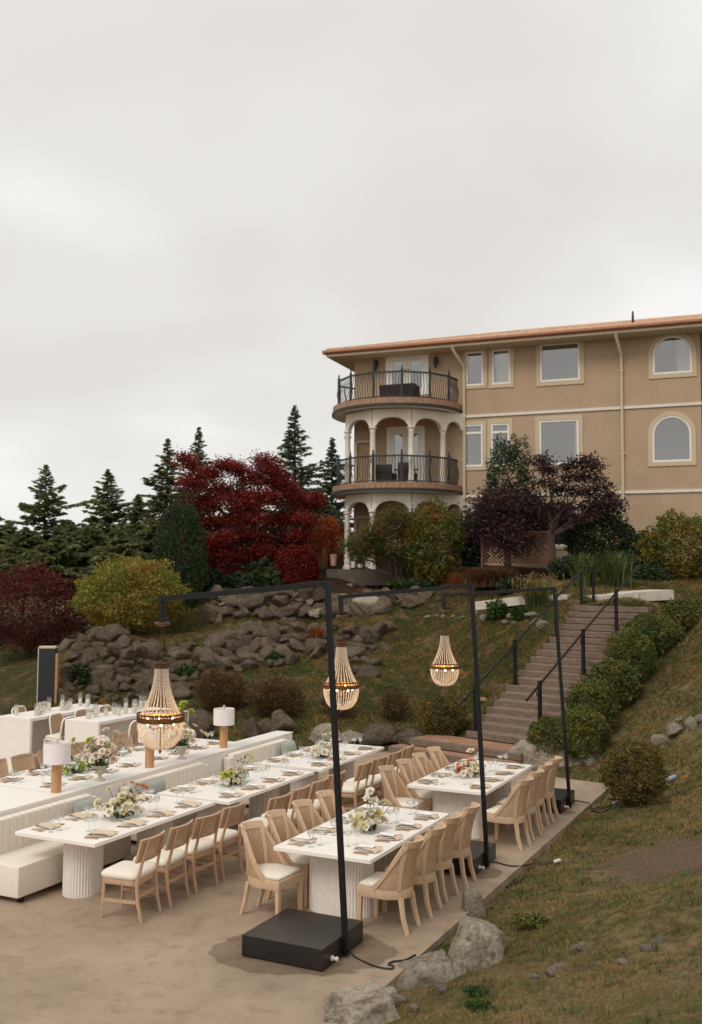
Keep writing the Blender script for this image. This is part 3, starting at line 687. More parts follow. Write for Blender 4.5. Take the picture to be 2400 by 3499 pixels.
MB().beam((xr,ym,ZE+.27+rise),(x1,ym,ZE+.27+rise), .2, .09).build('ridge_cap', M['roof'], roof)
k, z = fac(2163, 1090, -3); MB().tube([(k,3,ZE+.2+3.5*th_),(k,3,ZE+1.75)], [.06,.035], 8).build('vent_pipe', M['iron'], roof)
# downspouts with offset elbows under the eaves
def spout(kx, zb, top_off=.0):
    pts = [(kx+top_off, y0+.0, ZE+.08), (kx+top_off, y0+.05, ZE-.1), (kx, -.16, ZE-.62), (kx, -.09, ZE-.8), (kx, -.09, zb)]
    MB().tube(pts, .055, 8).build('downspout', M['spout'], house, smooth=50)
    for z in (ZE-1.2, ZE-4.2, ZE-7.0):
        if z > zb: MB().box(kx-.09, kx+.09, -.10, .0, z-.02, z+.02).build('bracket', M['spout'], house)
spout(fac(2127, 1400)[0], 4.1, -.1); spout(-4.52, 4.0, -.25)
# wall lanterns
for px, py in (r1(552, 530), r1(1097, 500)):
    k, z = fac(px, py); l = MB().lathe([(.01,-.26),(.05,-.2),(.085,-.05),(.1,.06),(.1,.08),(.03,.16),(.01,.2)], 8, (0,-.16,0)).tube([(0,0,.12),(0,-.1,.22),(0,-.16,.18)], .015, 6).box(-.06,.06,-.03,0,.0,.2).build('wall_lantern', M['iron'], house); l.location = (k, 0, z)

# rounded balconies on arcades
BK = fac(1360, 1380)[0]; BR = 2.45
BK += .02
def arc(r, a): return (BK + r*math.cos(math.radians(a)), -r*math.sin(math.radians(a)))
def drum(r0, r1, z0, z1, a0=-12, a1=192, n=48):
    mb = MB(); rings = []
    for i in range(n+1):
        a = a0+(a1-a0)*i/n; (xa, ya), (xb, yb) = arc(r0, a), arc(r1, a); rings.append([(xa,ya,z0),(xb,yb,z0),(xb,yb,z1),(xa,ya,z1)])
    return mb.loft(rings)
def fullslab(r, z0, z1, n=44):
    pts = [arc(r, -8+196*i/n) for i in range(n+1)]; m_ = len(pts)
    return MB().add([(x,y,z0) for x,y in pts]+[(x,y,z1) for x,y in pts], [tuple(range(m_)), tuple(range(2*m_-1,m_-1,-1))]+[(i+1,i,m_+i,m_+i+1) for i in range(m_-1)])
CA = (18, 58, 98, 138, 178)
bal_mesh = None
for lev, (zf, lab) in enumerate(((7.36, 'low'), (10.48, 'up'))):
    b = empty('balcony', (0,0,0)); b.parent = house
    fullslab(2.40, zf-.30, zf-.02).build('slab', M['creamst'], b)
    fullslab(2.40, zf-.019, zf+.0).build('deck', M['tile'], b)
    drum(2.38, 2.60, zf-.31, zf-.20).build('drip_trim', M['slabtrim'], b, smooth=40)
    drum(2.36, 2.54, zf-.34, zf-.313).build('lower_trim', M['creamst'], b, smooth=40)
    for i in range(38):                   # terracotta edge tiles
        a = -6+i*5.05; mb = MB(); rings = []
        for q in (a+.12, a+4.93):
            (xa, ya), (xb, yb) = arc(2.32, q), arc(2.56, q); rings.append([(xa,ya,zf-.198),(xb,yb,zf-.198),(xb,yb,zf+.012),(xa,ya,zf+.012)])
        mb.loft(rings).build('edge_tile', M['tile'], b)
    # railing
    PA = [-2, 18, 42, 68, 94, 120, 146, 172]; RR = 2.38
    if bal_mesh is None:
        bal_mesh = MB().tube([(0,0,.08),(0,0,.22),(.0,-.05,.36),(0,-.075,.5),(0,-.03,.68),(0,.012,.82),(0,0,.98)], .013, 5).mesh('baluster', smooth=60); bal_mesh.materials.append(M['iron'])
        post_mesh = MB().box(-.04,.04,-.04,.04,0,1.08).lathe([(.03,1.08),(.045,1.1),(.03,1.13),(.018,1.15),(.036,1.18),(.03,1.215),(.006,1.24)], 8).mesh('post'); post_mesh.materials.append(M['iron'])
    for i, a in enumerate(PA):
        x, y = arc(RR, a)
        if a > 0: link('railing_post', post_mesh, b, (x, y, zf))
        if i+1 < len(PA):
            x2, y2 = arc(RR, PA[i+1]); ang = math.atan2(-(x2-x), (y2-y)) + math.pi
            MB().beam((x,y,zf+1.0),(x2,y2,zf+1.0), .065, .055).build('top_rail', M['iron'], b); MB().beam((x,y,zf+.08),(x2,y2,zf+.08), .04, .04).build('bottom_rail', M['iron'], b)
            nb = 9
            for j in range(1, nb):
                t = j/nb; dx, dy = x2-x, y2-y; nrm = math.atan2(dy, dx)
                link('baluster', bal_mesh, b, (x+dx*t, y+dy*t, zf), nrm+math.pi)
    x, y = arc(RR, 172); MB().beam((x,y,zf+1.0),(KL+.0,.55,zf+1.0), .065, .055).beam((x,y,zf+.08),(KL,.55,zf+.08), .03, .03).build('return_rail', M['iron'], b)
    for j in range(1, 4): link('baluster', bal_mesh, b, (x+(KL-x)*j/4, y+(.55-y)*j/4, zf), 1.5)
# arcade below each slab
AR = 2.10
for zt, zg in ((7.02, 4.2), (10.14, 7.36)):
    a_ = empty('arcade', (0,0,0)); a_.parent = house
    pts = [(arc(AR, 18)[0]+.62, -.0)]+[arc(AR, a) for a in CA]
    for i in range(len(pts)-1):
        (xa, ya), (xb, yb) = pts[i], pts[i+1]; d = Vector((xb-xa, yb-ya, 0)); Ls = d.length; d.normalize(); nn = Vector((d.y, -d.x, 0))
        zs = zt-.66; half = Ls/2-.13; mid = Ls/2; rise_ = min(half, .36)
        def pr(q, z, o): return Vector((xa,ya,0))+d*q+nn*o+Vector((0,0,z))
        n = 20; mb = MB(); vs = []
        for j in range(n+1):
            q = Ls*j/n; w_ = (q-mid)/half; zb = zs+rise_*math.sqrt(max(0, 1-w_*w_)) if abs(w_) < 1 else zs
            vs.append([pr(q,zb,-.09), pr(q,zb,.09), pr(q,zt,.09), pr(q,zt,-.09)])
        mb.loft(vs).build('arch', M['creamst'], a_, smooth=30)
    for a in CA:
        x, y = arc(AR, a)
        mb = MB().lathe([(.16,zg),(.16,zg+.06),(.145,zg+.10),(.12,zg+.14),(.112,zg+.16),(.112,zg+1.0),(.098,zt-.85),(.11,zt-.83),(.11,zt-.80),(.1,zt-.78),(.12,zt-.74),(.15,zt-.71),(.15,zt-.66)], 18, (x,y,0)).box(x-.17,x+.17,y-.17,y+.17,zg-.06,zg+.002)
        mb.build('column', M['creamst'], a_, smooth=40)
# drain elbows tucked under each arcade
for z in (6.25, 9.25): MB().tube([(KL+.12,-.08,z-1.8),(KL+.12,-.08,z-.03),(KL+.2,-.08,z),(KL+.75,-.08,z),(KL+.85,-.08,z+.1),(KL+.85,-.08,z+.5)], .05, 8).build('drain_pipe', M['spout'], house, smooth=50)
# terrace
M['mulchstone'] = simple('dark_stone_terrace', lin(104,94,81), lin(76,68,58), 3, .9, .5, 20, .02)
terr = struct(MB().box(KL-.1, -3.6, -2.5, .0, 3.6, 4.19).build('terrace', M['mulchstone'])); terr.location = H0; terr.rotation_euler = (0,0,HR)
def H(k, y, z): return H0 + EX*k - EN*y + Vector((0,0,z))
def furn(label, k, y, z, w, d, h, back, cat='sofa', name='wicker_sofa'):
    o = empty(name, H(k,y,z), HR); tag(o, label, cat)
    MB().box(-w/2,w/2,-d/2,d/2,.04,h).build('body', M['wicker'], o, bevel=.03)
    if back: MB().box(-w/2,w/2,-d/2-.02,-d/2+.1,h,h+back).build('backrest', M['wicker'], o, bevel=.03)
    for x in (-w/2+.06, w/2-.06):
        for y_ in (-d/2+.06, d/2-.06): MB().box(x-.03,x+.03,y_-.03,y_+.03,0,.04).build('foot', M['iron'], o)
furn('dark wicker storage box on the upper balcony', BK+.55, -1.45, 10.48, 1.35, .8, .62, 0, 'storage box', 'wicker_box')
furn('dark wicker sofa left of the right door on the lower balcony', BK-.05, -1.4, 7.36, .75, .7, .45, .3)
furn('dark wicker armchair right of the column on the lower balcony', BK+.85, -1.4, 7.36, .55, .7, .45, .35, 'armchair', 'wicker_armchair')
# lattice screen
M['lattice'] = simple('redwood_lattice', lin(104,70,54), lin(84,56,44), 8, .85)
la = at_y(1648, 1925, 33.2); lb = at_y(1878, 1925, 32.6); lat = empty('lattice_screen', la, math.atan2(lb.y-la.y, lb.x-la.x)); tag(lat, 'redwood lattice screen standing in front of the villa wall', 'screen')
LW, LH = (lb-la).length, 1.0
MB().box(-.04,LW+.04,-.03,.03,LH,LH+.07).build('top_rail', M['lattice'], lat)
for x in (0, LW): MB().box(x-.04,x+.04,-.035,.035,-.6,LH+.02).build('post', M['lattice'], lat)
for sgn, yy in ((1,.012),(-1,-.012)):
    c = -LH
    while c < LW+LH:
        a0, a1 = (c, c+LH) if sgn > 0 else (c+LH, c)
        pa, pb = Vector((a0,yy,0)), Vector((a1,yy,LH))
        t0, t1 = 0.0, 1.0
        dxx = pb.x-pa.x
        for lim in (0, LW):
            t = (lim-pa.x)/dxx
            if (lim == 0) == (dxx > 0): t0 = max(t0, t)
            else: t1 = min(t1, t)
        if t1-t0 > .05: MB().beam(pa.lerp(pb,t0), pa.lerp(pb,t1), .035, .014, (0,1,0)).build('slat', M['lattice'], lat)
        c += .13
# ------------------------------------------------------------------ furniture on the patio
def rrect(x0, x1, y0, y1, r, n=4):
    o = []
    for cx, cy, a in ((x1-r,y0+r,-90),(x1-r,y1-r,0),(x0+r,y1-r,90),(x0+r,y0+r,180)):
        for i in range(n+1):
            t = math.radians(a+90*i/n); o.append((cx+r*math.cos(t), cy+r*math.sin(t)))
    return o
def prism(o, z0, z1, mb=None): return (mb or MB()).loft([[(x,y,z0) for x,y in o],[(x,y,z1) for x,y in o]])
def pad(o, layers, mb=None):              # layers (scale,z) around the outline's centre
    cx = sum(p[0] for p in o)/len(o); cy = sum(p[1] for p in o)/len(o)
    return (mb or MB()).loft([[(cx+(x-cx)*s, cy+(y-cy)*s, z) for x,y in o] for s,z in layers])
def stadium(w, l, pitch=.036, amp=.011):  # fluted outline, w across (x) l along (y)
    r = min(w,l)/2; a = abs(l-w)/2; pts = []; alongy = l >= w
    per = 4*a+2*math.pi*r; nf = int(round(per/pitch)); ns = nf*6
    for i in range(ns):
        q = per*i/ns
        if q < 2*a: p, nrm = (r, -a+q), (1,0)
        elif q < 2*a+math.pi*r: t = (q-2*a)/r; nrm = (math.cos(t), math.sin(t)); p = (r*nrm[0], a+r*nrm[1])
        elif q < 4*a+math.pi*r: p, nrm = (-r, a-(q-2*a-math.pi*r)), (-1,0)
        else: t = math.pi+(q-4*a-math.pi*r)/r; nrm = (math.cos(t), math.sin(t)); p = (r*nrm[0], -a+r*nrm[1])
        d = -amp*(1-abs(math.sin(math.pi*q/(per/nf))))**1.0
        x, y = p[0]+nrm[0]*d, p[1]+nrm[1]*d; pts.append((x,y) if alongy else (y,-x))
    return pts
def dining_table(label, s0, t0, ped, name='dining_table'):
    """s0 near end, t0 right edge; local x across, y along"""
    o = empty(name, S(s0+1.22, t0-.605), PR); tag(o, label, 'table', 'long white dining tables')
    MB().box(-.605,.605,-1.22,1.22,.715,.76).build('table_top', M['whitetop'], o, bevel=.005)
    for y in (-.70, .70):
        w, l = ped; p = prism(stadium(w, l), .0, .715).build('pedestal', M['flute'], o, smooth=50); p.location = (0, y, 0)
    return o
TABLES = [  # key, name words, near s, right t, pedestal, long words
 ('L1', 'nearest banquette table', -.84, -3.06, (.42,.50)), ('L2', 'middle banquette table', 1.69, -2.89, (.42,.50)), ('L3', 'farthest banquette table', 4.34, -2.87, (.42,.50)),
 ('R1', 'front right table', 0.0, 0.0, (.78,.43)), ('R2', 'rear right table', 3.87, .01, (.78,.43)),
 ('K1', 'nearest table behind the partition', -1.42, -5.55, (.42,.50)), ('K2', 'middle table behind the partition', 1.07, -5.55, (.42,.50)), ('K3', 'farthest table behind the partition', 3.56, -5.55, (.42,.50))]
TL = {'L1':'long white table nearest the camera beside the cream bench','L2':'long white table in the middle of the bench row','L3':'long white table at the far end of the bench row',
 'R1':'front right white table on fluted pedestals behind the black stand base','R2':'rear right white table in front of the timber stairs','K1':'white table behind the partition at the left picture edge',
 'K2':'white table behind the partition between lamp and urn','K3':'farthest white table behind the partition near the bar tables'}
for k, w, s0, t0, ped in TABLES: dining_table(TL[k], s0, t0, ped)

# --- low cane-back chair: faces -x, back at +x
def cane_chair():
    o = empty('cane_chair')
    so = rrect(-.235,.215,-.235,.235,.07)
    prism(so, .385, .44).build('seat_frame', M['oak'], o, bevel=.006, smooth=40)
    pad(so, [(.97,.441),(1.05,.465),(1.05,.492),(.96,.518),(.66,.535),(.2,.54)]).build('cushion', M['cushion'], o, smooth=180)
    for y in (-1,1):
        MB().tube([(-.225,y*.21,0),(-.205,y*.2,.39)], [.017,.027], 4, sq=True).build('leg', M['oak'], o)
        MB().tube([(.285,y*.2,0),(.235,y*.2,.2),(.215,y*.195,.42),(.262,y*.175,.62),(.338,y*.165,.875)], [.017,.022,.025,.019,.013], 6, sq=True).build('leg', M['oak'], o, smooth=50)
        MB().beam((-.212,y*.203,.2),(.235,y*.2,.21), .022, .034).build('stretcher', M['oak'], o)
    MB().tube([(.225,-.2,.27),(.235,-.08,.272),(.235,.08,.272),(.225,.2,.27)], [.018]*4, 4, sq=True).build('stretcher', M['oak'], o)
    def B(u, z): # u -1..1
        x = .222+(z-.6)*.27 + .055*(1-u*u) - .012; return (x, u*.245, z)
    def strip(u0,u1,z0,z1,nu,nv,th):
        return MB().slab(lambda a,b: (B(u0+(u1-u0)*a, z0+(z1-z0)*b), (1,0,-.25)), nu, nv, th)
    mb = strip(-1,1,.868,.90,10,1,.026); mb.merge(strip(-1,1,  .645,.67,10,1,.024)); mb.merge(strip(-1,-.90,.67,.868,2,3,.024)); mb.merge(strip(.90,1,.67,.868,2,3,.024))
    mb.build('back_frame', M['oak'], o, smooth=40)
    strip(-.90,.90,.67,.868,10,3,.006).build('cane_panel', M['cane'], o)
    return o
# --- tall wrap-back chair
def wrap_chair():
    o = empty('wrap_back_chair')
    def ro(sc=1.0):
        p = [(-.25,-.245),(-.25,.245)]+[(.03+.265*math.cos(t)*1.0, .255*math.sin(t)) for t in np.linspace(math.pi/2,-math.pi/2,15)]
        return [(x*sc+(1-sc)*.0, y*sc) for x,y in p][::-1]
    prism(ro(), .355, .455).build('seat_frame', M['oakb'], o, bevel=.006, smooth=40)
    pad(ro(.93), [(.97,.456),(1.0,.475),(.98,.492),(.85,.508),(.4,.516)]).build('cushion', M['cushion'], o, smooth=180)
    for y in (-1,1):
        MB().tube([(-.228,y*.222,0),(-.222,y*.218,.2),(-.218,y*.214,.36)], [.026,.032,.036], 4, sq=True).build('leg', M['oakb'], o)
        MB().tube([(.315,y*.165,0),(.262,y*.16,.17),(.232,y*.15,.36)], [.026,.032,.036], 6, sq=True).build('leg', M['oakb'], o, smooth=50)
    def htop(f):
        w = min(max((abs(f)-46)/(122-46), 0), 1); return .462+.505*(1-w)**1.75
    def Q(f, z):
        t = math.radians(f); k = max(0,(z-.455)/.5); return (.03+.258*math.cos(t)+.10*k*k*max(0,math.cos(t))+.02*k, .25*math.sin(t)*(1-.03*k), z)
    def N_(f): t = math.radians(f); return (math.cos(t), math.sin(t), 0)
    MB().slab(lambda a,b: (Q(-122+244*a, .455+(htop(-122+244*a)-.455)*b), N_(-122+244*a)), 30, 6, .012).build('woven_panel', M['canew'], o, smooth=60)
    for sg in (-1,1):                     # sweeping side rails and back posts
        fs = np.linspace(44,124,13); rings = []
        for f in fs:
            z = htop(f); x,y,zz = Q(sg*f, z); nx_,ny_,_ = N_(sg*f); w = .018; 
            rings.append([(x-nx_*w,y-ny_*w,zz-.062),(x+nx_*w,y+ny_*w,zz-.062),(x+nx_*w,y+ny_*w,zz+.004),(x-nx_*w,y-ny_*w,zz+.004)])
        MB().loft(rings).build('side_rail', M['oakb'], o, smooth=40)
        rings = []
        for z in np.linspace(.45,.93,7):
            a, b = Q(sg*39,z), Q(sg*49,z); n1, n2 = N_(sg*39), N_(sg*49); w = .017
            rings.append([(a[0]-n1[0]*w,a[1]-n1[1]*w,z),(a[0]+n1[0]*w,a[1]+n1[1]*w,z),(b[0]+n2[0]*w,b[1]+n2[1]*w,z),(b[0]-n2[0]*w,b[1]-n2[1]*w,z)])
        MB().loft(rings).build('back_post', M['oakb'], o, smooth=40)
    MB().slab(lambda a,b: (Q(-50+100*a, .895+.075*b), N_(-50+100*a)), 14, 2, .034).build('top_rail', M['oakb'], o, smooth=50)
    return o
# --- white bar stool with cane back: faces -x
def bar_stool():
    o = empty('bar_stool')
    so = rrect(-.2,.2,-.2,.2,.08)
    prism(so, .66, .70).build('seat_frame', M['white'], o, smooth=40)
    pad(so, [(.97,.701),(1.0,.72),(.9,.74),(.4,.75)]).build('cushion', M['cushion'], o, smooth=180)
    for x,y in ((-1,-1),(-1,1),(1,-1),(1,1)):
        MB().tube([(x*.225,y*.21,0),(x*.18,y*.18,.67)], .017, 8).build('leg', M['white'], o, smooth=60)
    MB().tube([(-.215,-.205,.22),(.215,-.205,.22),(.215,.205,.22),(-.215,.205,.22),(-.215,-.205,.22)], .012, 6).build('foot_ring', M['white'], o, smooth=60)
    for y in (-1,1):
        MB().tube([(-.19,y*.19,.45),(-.1,y*.19,.6),(.0,y*.19,.64),(.1,y*.19,.6),(.19,y*.19,.45)], .010, 6).build('brace_hoop', M['white'], o, smooth=60)
    pts = [(.2,-.195,.68)]+[(.2+.16*(z-.68), y, z) for y,z in ((-.2,.9),(-.2,1.02),(-.17,1.075),(-.11,1.1),(.11,1.1),(.17,1.075),(.2,1.02),(.2,.9))]+[(.2,.195,.68)]
    MB().tube(pts, .017, 8).build('back_hoop', M['white'], o, smooth=60)
    MB().slab(lambda a,b: ((.2+.16*(.06+.33*b), (a-.5)*.375, .74+.35*b), (1,0,-.16)), 6, 4, .008).build('cane_panel', M['canew'], o)
    return o
ORD = ['first','second','third','fourth']
pc = snapshot(cane_chair()); used = [False]
def place(snap, flag, loc, rz, label, cat, group):
    if not flag[0]:
        flag[0] = True; o = snap[0]; o.location = loc; o.rotation_euler = (0,0,rz)
    else: o = dup(snap, loc, rz)
    tag(o, label, cat, group); return o
POSW = ['nearest the camera','second from the camera','third from the camera','farthest from the camera']
for key, s0, t, nm in (('L1', -.70, -2.66, 'nearest bench table'), ('L2', 1.80, -2.46, 'middle bench table'), ('L3', 4.48, -2.46, 'far bench table')):
    for i in range(4):
        place(pc, used, S(s0+i*.585, t+random.uniform(-.03,.03)), PR+random.uniform(-.11,.11), 'cane back oak chair at the %s, %s' % (nm, POSW[i]), 'chair', 'low cane back chairs on the aisle side')
for key, s0, nm in (('K1', -1.2, 'near table behind the partition'), ('K2', 1.3, 'middle table behind the partition'), ('K3', 3.8, 'far table behind the partition')):
    for i in range(4):
        if key == 'K1' and i < 2: continue
        place(pc, used, S(s0+i*.6, -7.12), PR+math.pi+random.uniform(-.06,.06), 'cane back chair facing us, %s, %s in row' % (nm, ORD[i]), 'chair', 'cane back chairs beyond the partition')
pw = snapshot(wrap_chair()); used2 = [False]
for key, pos, nm in (('R1', [(.28,.07,.0),(.90,.09,.03),(1.50,.07,-.03),(2.10,.09,.04)], 'lawn side of front right table'), ('R2', [(4.12,.22,-.10),(4.75,.2,-.05),(5.35,.16,.0),(5.95,.16,.02)], 'lawn side of rear right table')):
    for i, (s, t, a) in enumerate(pos):
        place(pw, used2, S(s,t), PR+a, 'wrap back oak chair, %s, %s' % (nm, POSW[i]), 'chair', 'tall wrap back chairs of the right tables')
for key, pos, nm in (('R1', [(.02,-1.22,-.08),(.66,-1.25,.02),(1.30,-1.25,0),(1.95,-1.25,.03)], 'aisle side of front right table'), ('R2', [(3.95,-1.27,-.05),(4.6,-1.25,0),(5.25,-1.25,.03),(5.9,-1.25,0)], 'aisle side of rear right table')):
    for i, (s, t, a) in enumerate(pos):
        place(pw, used2, S(s,t), PR+math.pi+a, 'wrap back oak chair, %s, %s' % (nm, POSW[i]), 'chair', 'tall wrap back chairs of the right tables')

# --- partition and benches
pt = empty('partition', S(2.65, -4.90), PR); tag(pt, 'long low white partition wall carrying the table lamps', 'partition')
MB().box(-.165,.165,-4.05,4.05,0,.885).build('partition_body', M['white'], pt, bevel=.004)
MB().box(-.18,.18,-4.06,4.06,.886,.905).build('partition_cap', M['whitetop'], pt, bevel=.003)
BL = ['nearest cream bench, its open end facing the camera','middle cream bench against the partition','far cream bench with the sage cushion showing']
for i in range(3):
    s0 = -1.04+i*2.68; b = empty('bench', S(s0+1.02, -4.35), PR); tag(b, BL[i], 'bench', 'channel tufted benches')
    MB().box(-.35,.36,-1.03,1.03,.07,.43).build('seat', M['boucle'], b, bevel=.03, smooth=50)
    for y in (-.9,.9):
        for x in (-.28,.28): MB().box(x-.03,x+.03,y-.03,y+.03,0,.07).build('foot', M['black'], b)
    n = 18; wv = 2.06/n                 # channels: vertical padded ribs, outer ones lower at the corner
    for j in range(n):
        ya = -1.03+j*wv; ed = min(j, n-1-j); zt = (.845 if ed > 0 else .80)
        o = rrect(-.36,-.235, ya+.002, ya+wv-.002, .006, 3)
        pad(o, [(1,.40),(1,zt-.03),(.97,zt-.01),(.8,zt)]).build('channel', M['boucle'], b, smooth=60)
# cushions
def pillow(w, h, d): 
    mb = MB(); rings = []
    n = 10
    for sg in (1,):
        vs = []; fs = []
        for k in (1,-1):
            for j in range(n+1):
                for i in range(n+1):
                    u, v = i/n*2-1, j/n*2-1; e = (1-u**4)*(1-v**4); pin = 1-.06*(u*u*v*v)
                    vs.append((k*d*.5*e**.6, u*w/2*(1-.05*(1-abs(v)))*pin, v*h/2*(1-.05*(1-abs(u)))*pin))
        W = n+1; Nn = W*W
        for j in range(n):
            for i in range(n):
                a = j*W+i; fs.append((a,a+1,a+W+1,a+W)); fs.append((Nn+a+W,Nn+a+W+1,Nn+a+1,Nn+a))
        mb.add(vs, fs)
    return mb
pm = pillow(.46,.42,.15).mesh('throw_pillow', smooth=180); pm.materials.append(M['sage'])
for s, t, l in ((.62,-4.42,'sage velvet pillow on the nearest bench behind the orange flowers'),(2.1,-4.42,'sage velvet pillow on the middle bench'),(6.05,-4.42,'sage velvet pillow at the far end of the farthest bench')):
    o = link('throw_pillow', pm, None, S(s,t,.64), (0,-.25,PR)); tag(o, l, 'pillow', 'sage pillows on the benches')
# --- lamps on the partition
lamp = empty('table_lamp')
MB().lathe([(.066,0),(.068,.01),(.068,.35),(.06,.355)], 20).build('lamp_base', M['lampwood'], lamp, smooth=40)
MB().lathe([(.02,.355),(.02,.43)], 10).build('lamp_neck', M['plug'], lamp)
sh = MB().lathe([(.178,.39),(.178,.66)], 36, close=False).lathe([(.172,.66),(.172,.39)], 36, close=False).build('lamp_shade', M['shade'], lamp, smooth=180)
for a in range(3):
    t = a*2.094; MB().tube([(0,0,.64),(.172*math.cos(t),.172*math.sin(t),.64)], .004, 5).build('shade_spider', M['plug'], lamp)
MB().lathe([(.012,.43),(.012,.68),(.018,.685),(.018,.71),(.006,.72)], 10).build('finial', M['plug'], lamp)
ls = snapshot(lamp); fl = [False]
for s, l in ((.54,'white drum table lamp on the partition at the left, nearest the camera'),(2.56,'table lamp on the partition hidden behind the large chandelier'),(4.60,'white drum table lamp near the far end of the partition')):
    place(ls, fl, S(s,-4.90,.905), PR, l, 'lamp', 'oak based drum shade lamps')
# --- bar tables, stools and hurricane candles
stool = snapshot(bar_stool()); fl = [False]
hur = empty('hurricane_candle')
MB().lathe([(.045,0),(.045,.26)], 14, close=False).lathe([(.042,.26),(.042,.005),(.0,.005)], 14, close=False).build('glass_sleeve', M['hurricane'], hur, smooth=180)
MB().lathe([(.037,.006),(.037,.14),(.031,.146)], 12).tube([(0,0,.14),(.002,0,.16)], .003, 5).build('candle', M['candle'], hur, smooth=40)
hs = snapshot(hur); hfl = [False]
NTH = ['first','second','third','fourth','fifth','sixth','seventh','eighth','ninth','tenth','eleventh','twelfth','thirteenth','fourteenth','fifteenth']
r = random.Random(5)
for bi, (s0, t1, ln, nm) in enumerate(((4.75,-9.4,2.3,'left bar table'),(5.0,-7.95,2.3,'right bar table'))):
    b = empty('bar_table', S(s0+ln/2, t1-.41), PR); tag(b, ['tall white waterfall bar table at the left edge','tall white waterfall bar table behind the urn flowers'][bi], 'bar table', 'white bar tables with candles')
    MB().box(-.41,.41,-ln/2,ln/2,1.02,1.08).build('top', M['whitetop'], b, bevel=.004)
    for y in (-ln/2, ln/2-.06): MB().box(-.41,.41,y,y+.06,0,1.019).build('end_panel', M['white'], b, bevel=.004)
    MB().box(-.03,.03,-ln/2+.06,ln/2-.06,.30,1.019).build('centre_panel', M['white'], b)
    for side, rz, sw in ((.33,0,'near side'),(-1.15,math.pi,'far side')):
        for i in range(3):
            if side > 0 or i < 3:
                place(stool, fl, S(s0+.42+i*.72, t1+side+(.0 if side > 0 else 0)), PR+rz+r.uniform(-.08,.08), 'white bar stool, %s of the %s, %s' % (sw, nm, ['closest to us','middle one','farthest one'][i]), 'bar stool', 'white bar stools')
    for i in range(15):
        s = s0+.25+i*(ln-.45)/14; t = t1-.41+r.uniform(-.22,.22); k = r.uniform(.62,1.1)
        place(hs, hfl, S(s,t,1.08), 0, 'ivory candle in glass cylinder, %s from the near end of the %s' % (NTH[i], nm), 'candle', 'candles on the %s' % nm).scale = (1,1,k)
place(stool, fl, S(4.9,-11.6), PR+math.pi*.9, 'white cane back bar stool cut by the left picture edge', 'bar stool', 'white bar stools')

# ------------------------------------------------------------------ chandelier stands
def hotspot(name, strength, col):
    m, N, L, P = nmat(name); P.inputs['Emission Color'].default_value = col+(1,); P.inputs['Emission Strength'].default_value = strength; P.inputs['Base Color'].default_value = col+(1,); return m
M['bulb'] = hotspot('lit_bulb', 16, (1,.72,.38))
m, N, L, P = nmat('crystal'); M['crystal'] = m
gg = N.new('ShaderNodeNewGeometry')
L.new(mixc(N, L, gg.outputs['Random Per Island'], lin(255,244,230), lin(206,180,158)), P.inputs['Base Color']); P.inputs['Roughness'].default_value = .12; P.inputs['Specular IOR Level'].default_value = .9
tr = N.new('ShaderNodeBsdfTranslucent'); tr.inputs[0].default_value = (1,.93,.84,1); tp = N.new('ShaderNodeBsdfTransparent'); tp.inputs[0].default_value = (1,.97,.93,1)
a = N.new('ShaderNodeMixShader'); a.inputs[0].default_value = .45; L.new(P.outputs[0], a.inputs[1]); L.new(tr.outputs[0], a.inputs[2])
b = N.new('ShaderNodeMixShader'); b.inputs[0].default_value = .22; L.new(a.outputs[0], b.inputs[1]); L.new(tp.outputs[0], b.inputs[2]); L.new(b.outputs[0], N['Material Output'].inputs[0])
OCT_V = np.array([(1,0,0),(-1,0,0),(0,1,0),(0,-1,0),(0,0,1),(0,0,-1)], float); OCT_F = np.array([(0,2,4),(2,1,4),(1,3,4),(3,0,4),(2,0,5),(1,2,5),(3,1,5),(0,3,5)])
def beads(pts, r):
    pts = np.asarray(pts); n = len(pts); rot = rng.uniform(0, 1.57, n); c, s_ = np.cos(rot), np.sin(rot)
    V = OCT_V[None].repeat(n, 0)*r; x = V[...,0]*c[:,None]-V[...,1]*s_[:,None]; y = V[...,0]*s_[:,None]+V[...,1]*c[:,None]; V = np.stack([x,y,V[...,2]],-1)+pts[:,None]
    return V.reshape(-1,3), (OCT_F[None]+6*np.arange(n)[:,None,None]).reshape(-1,3)
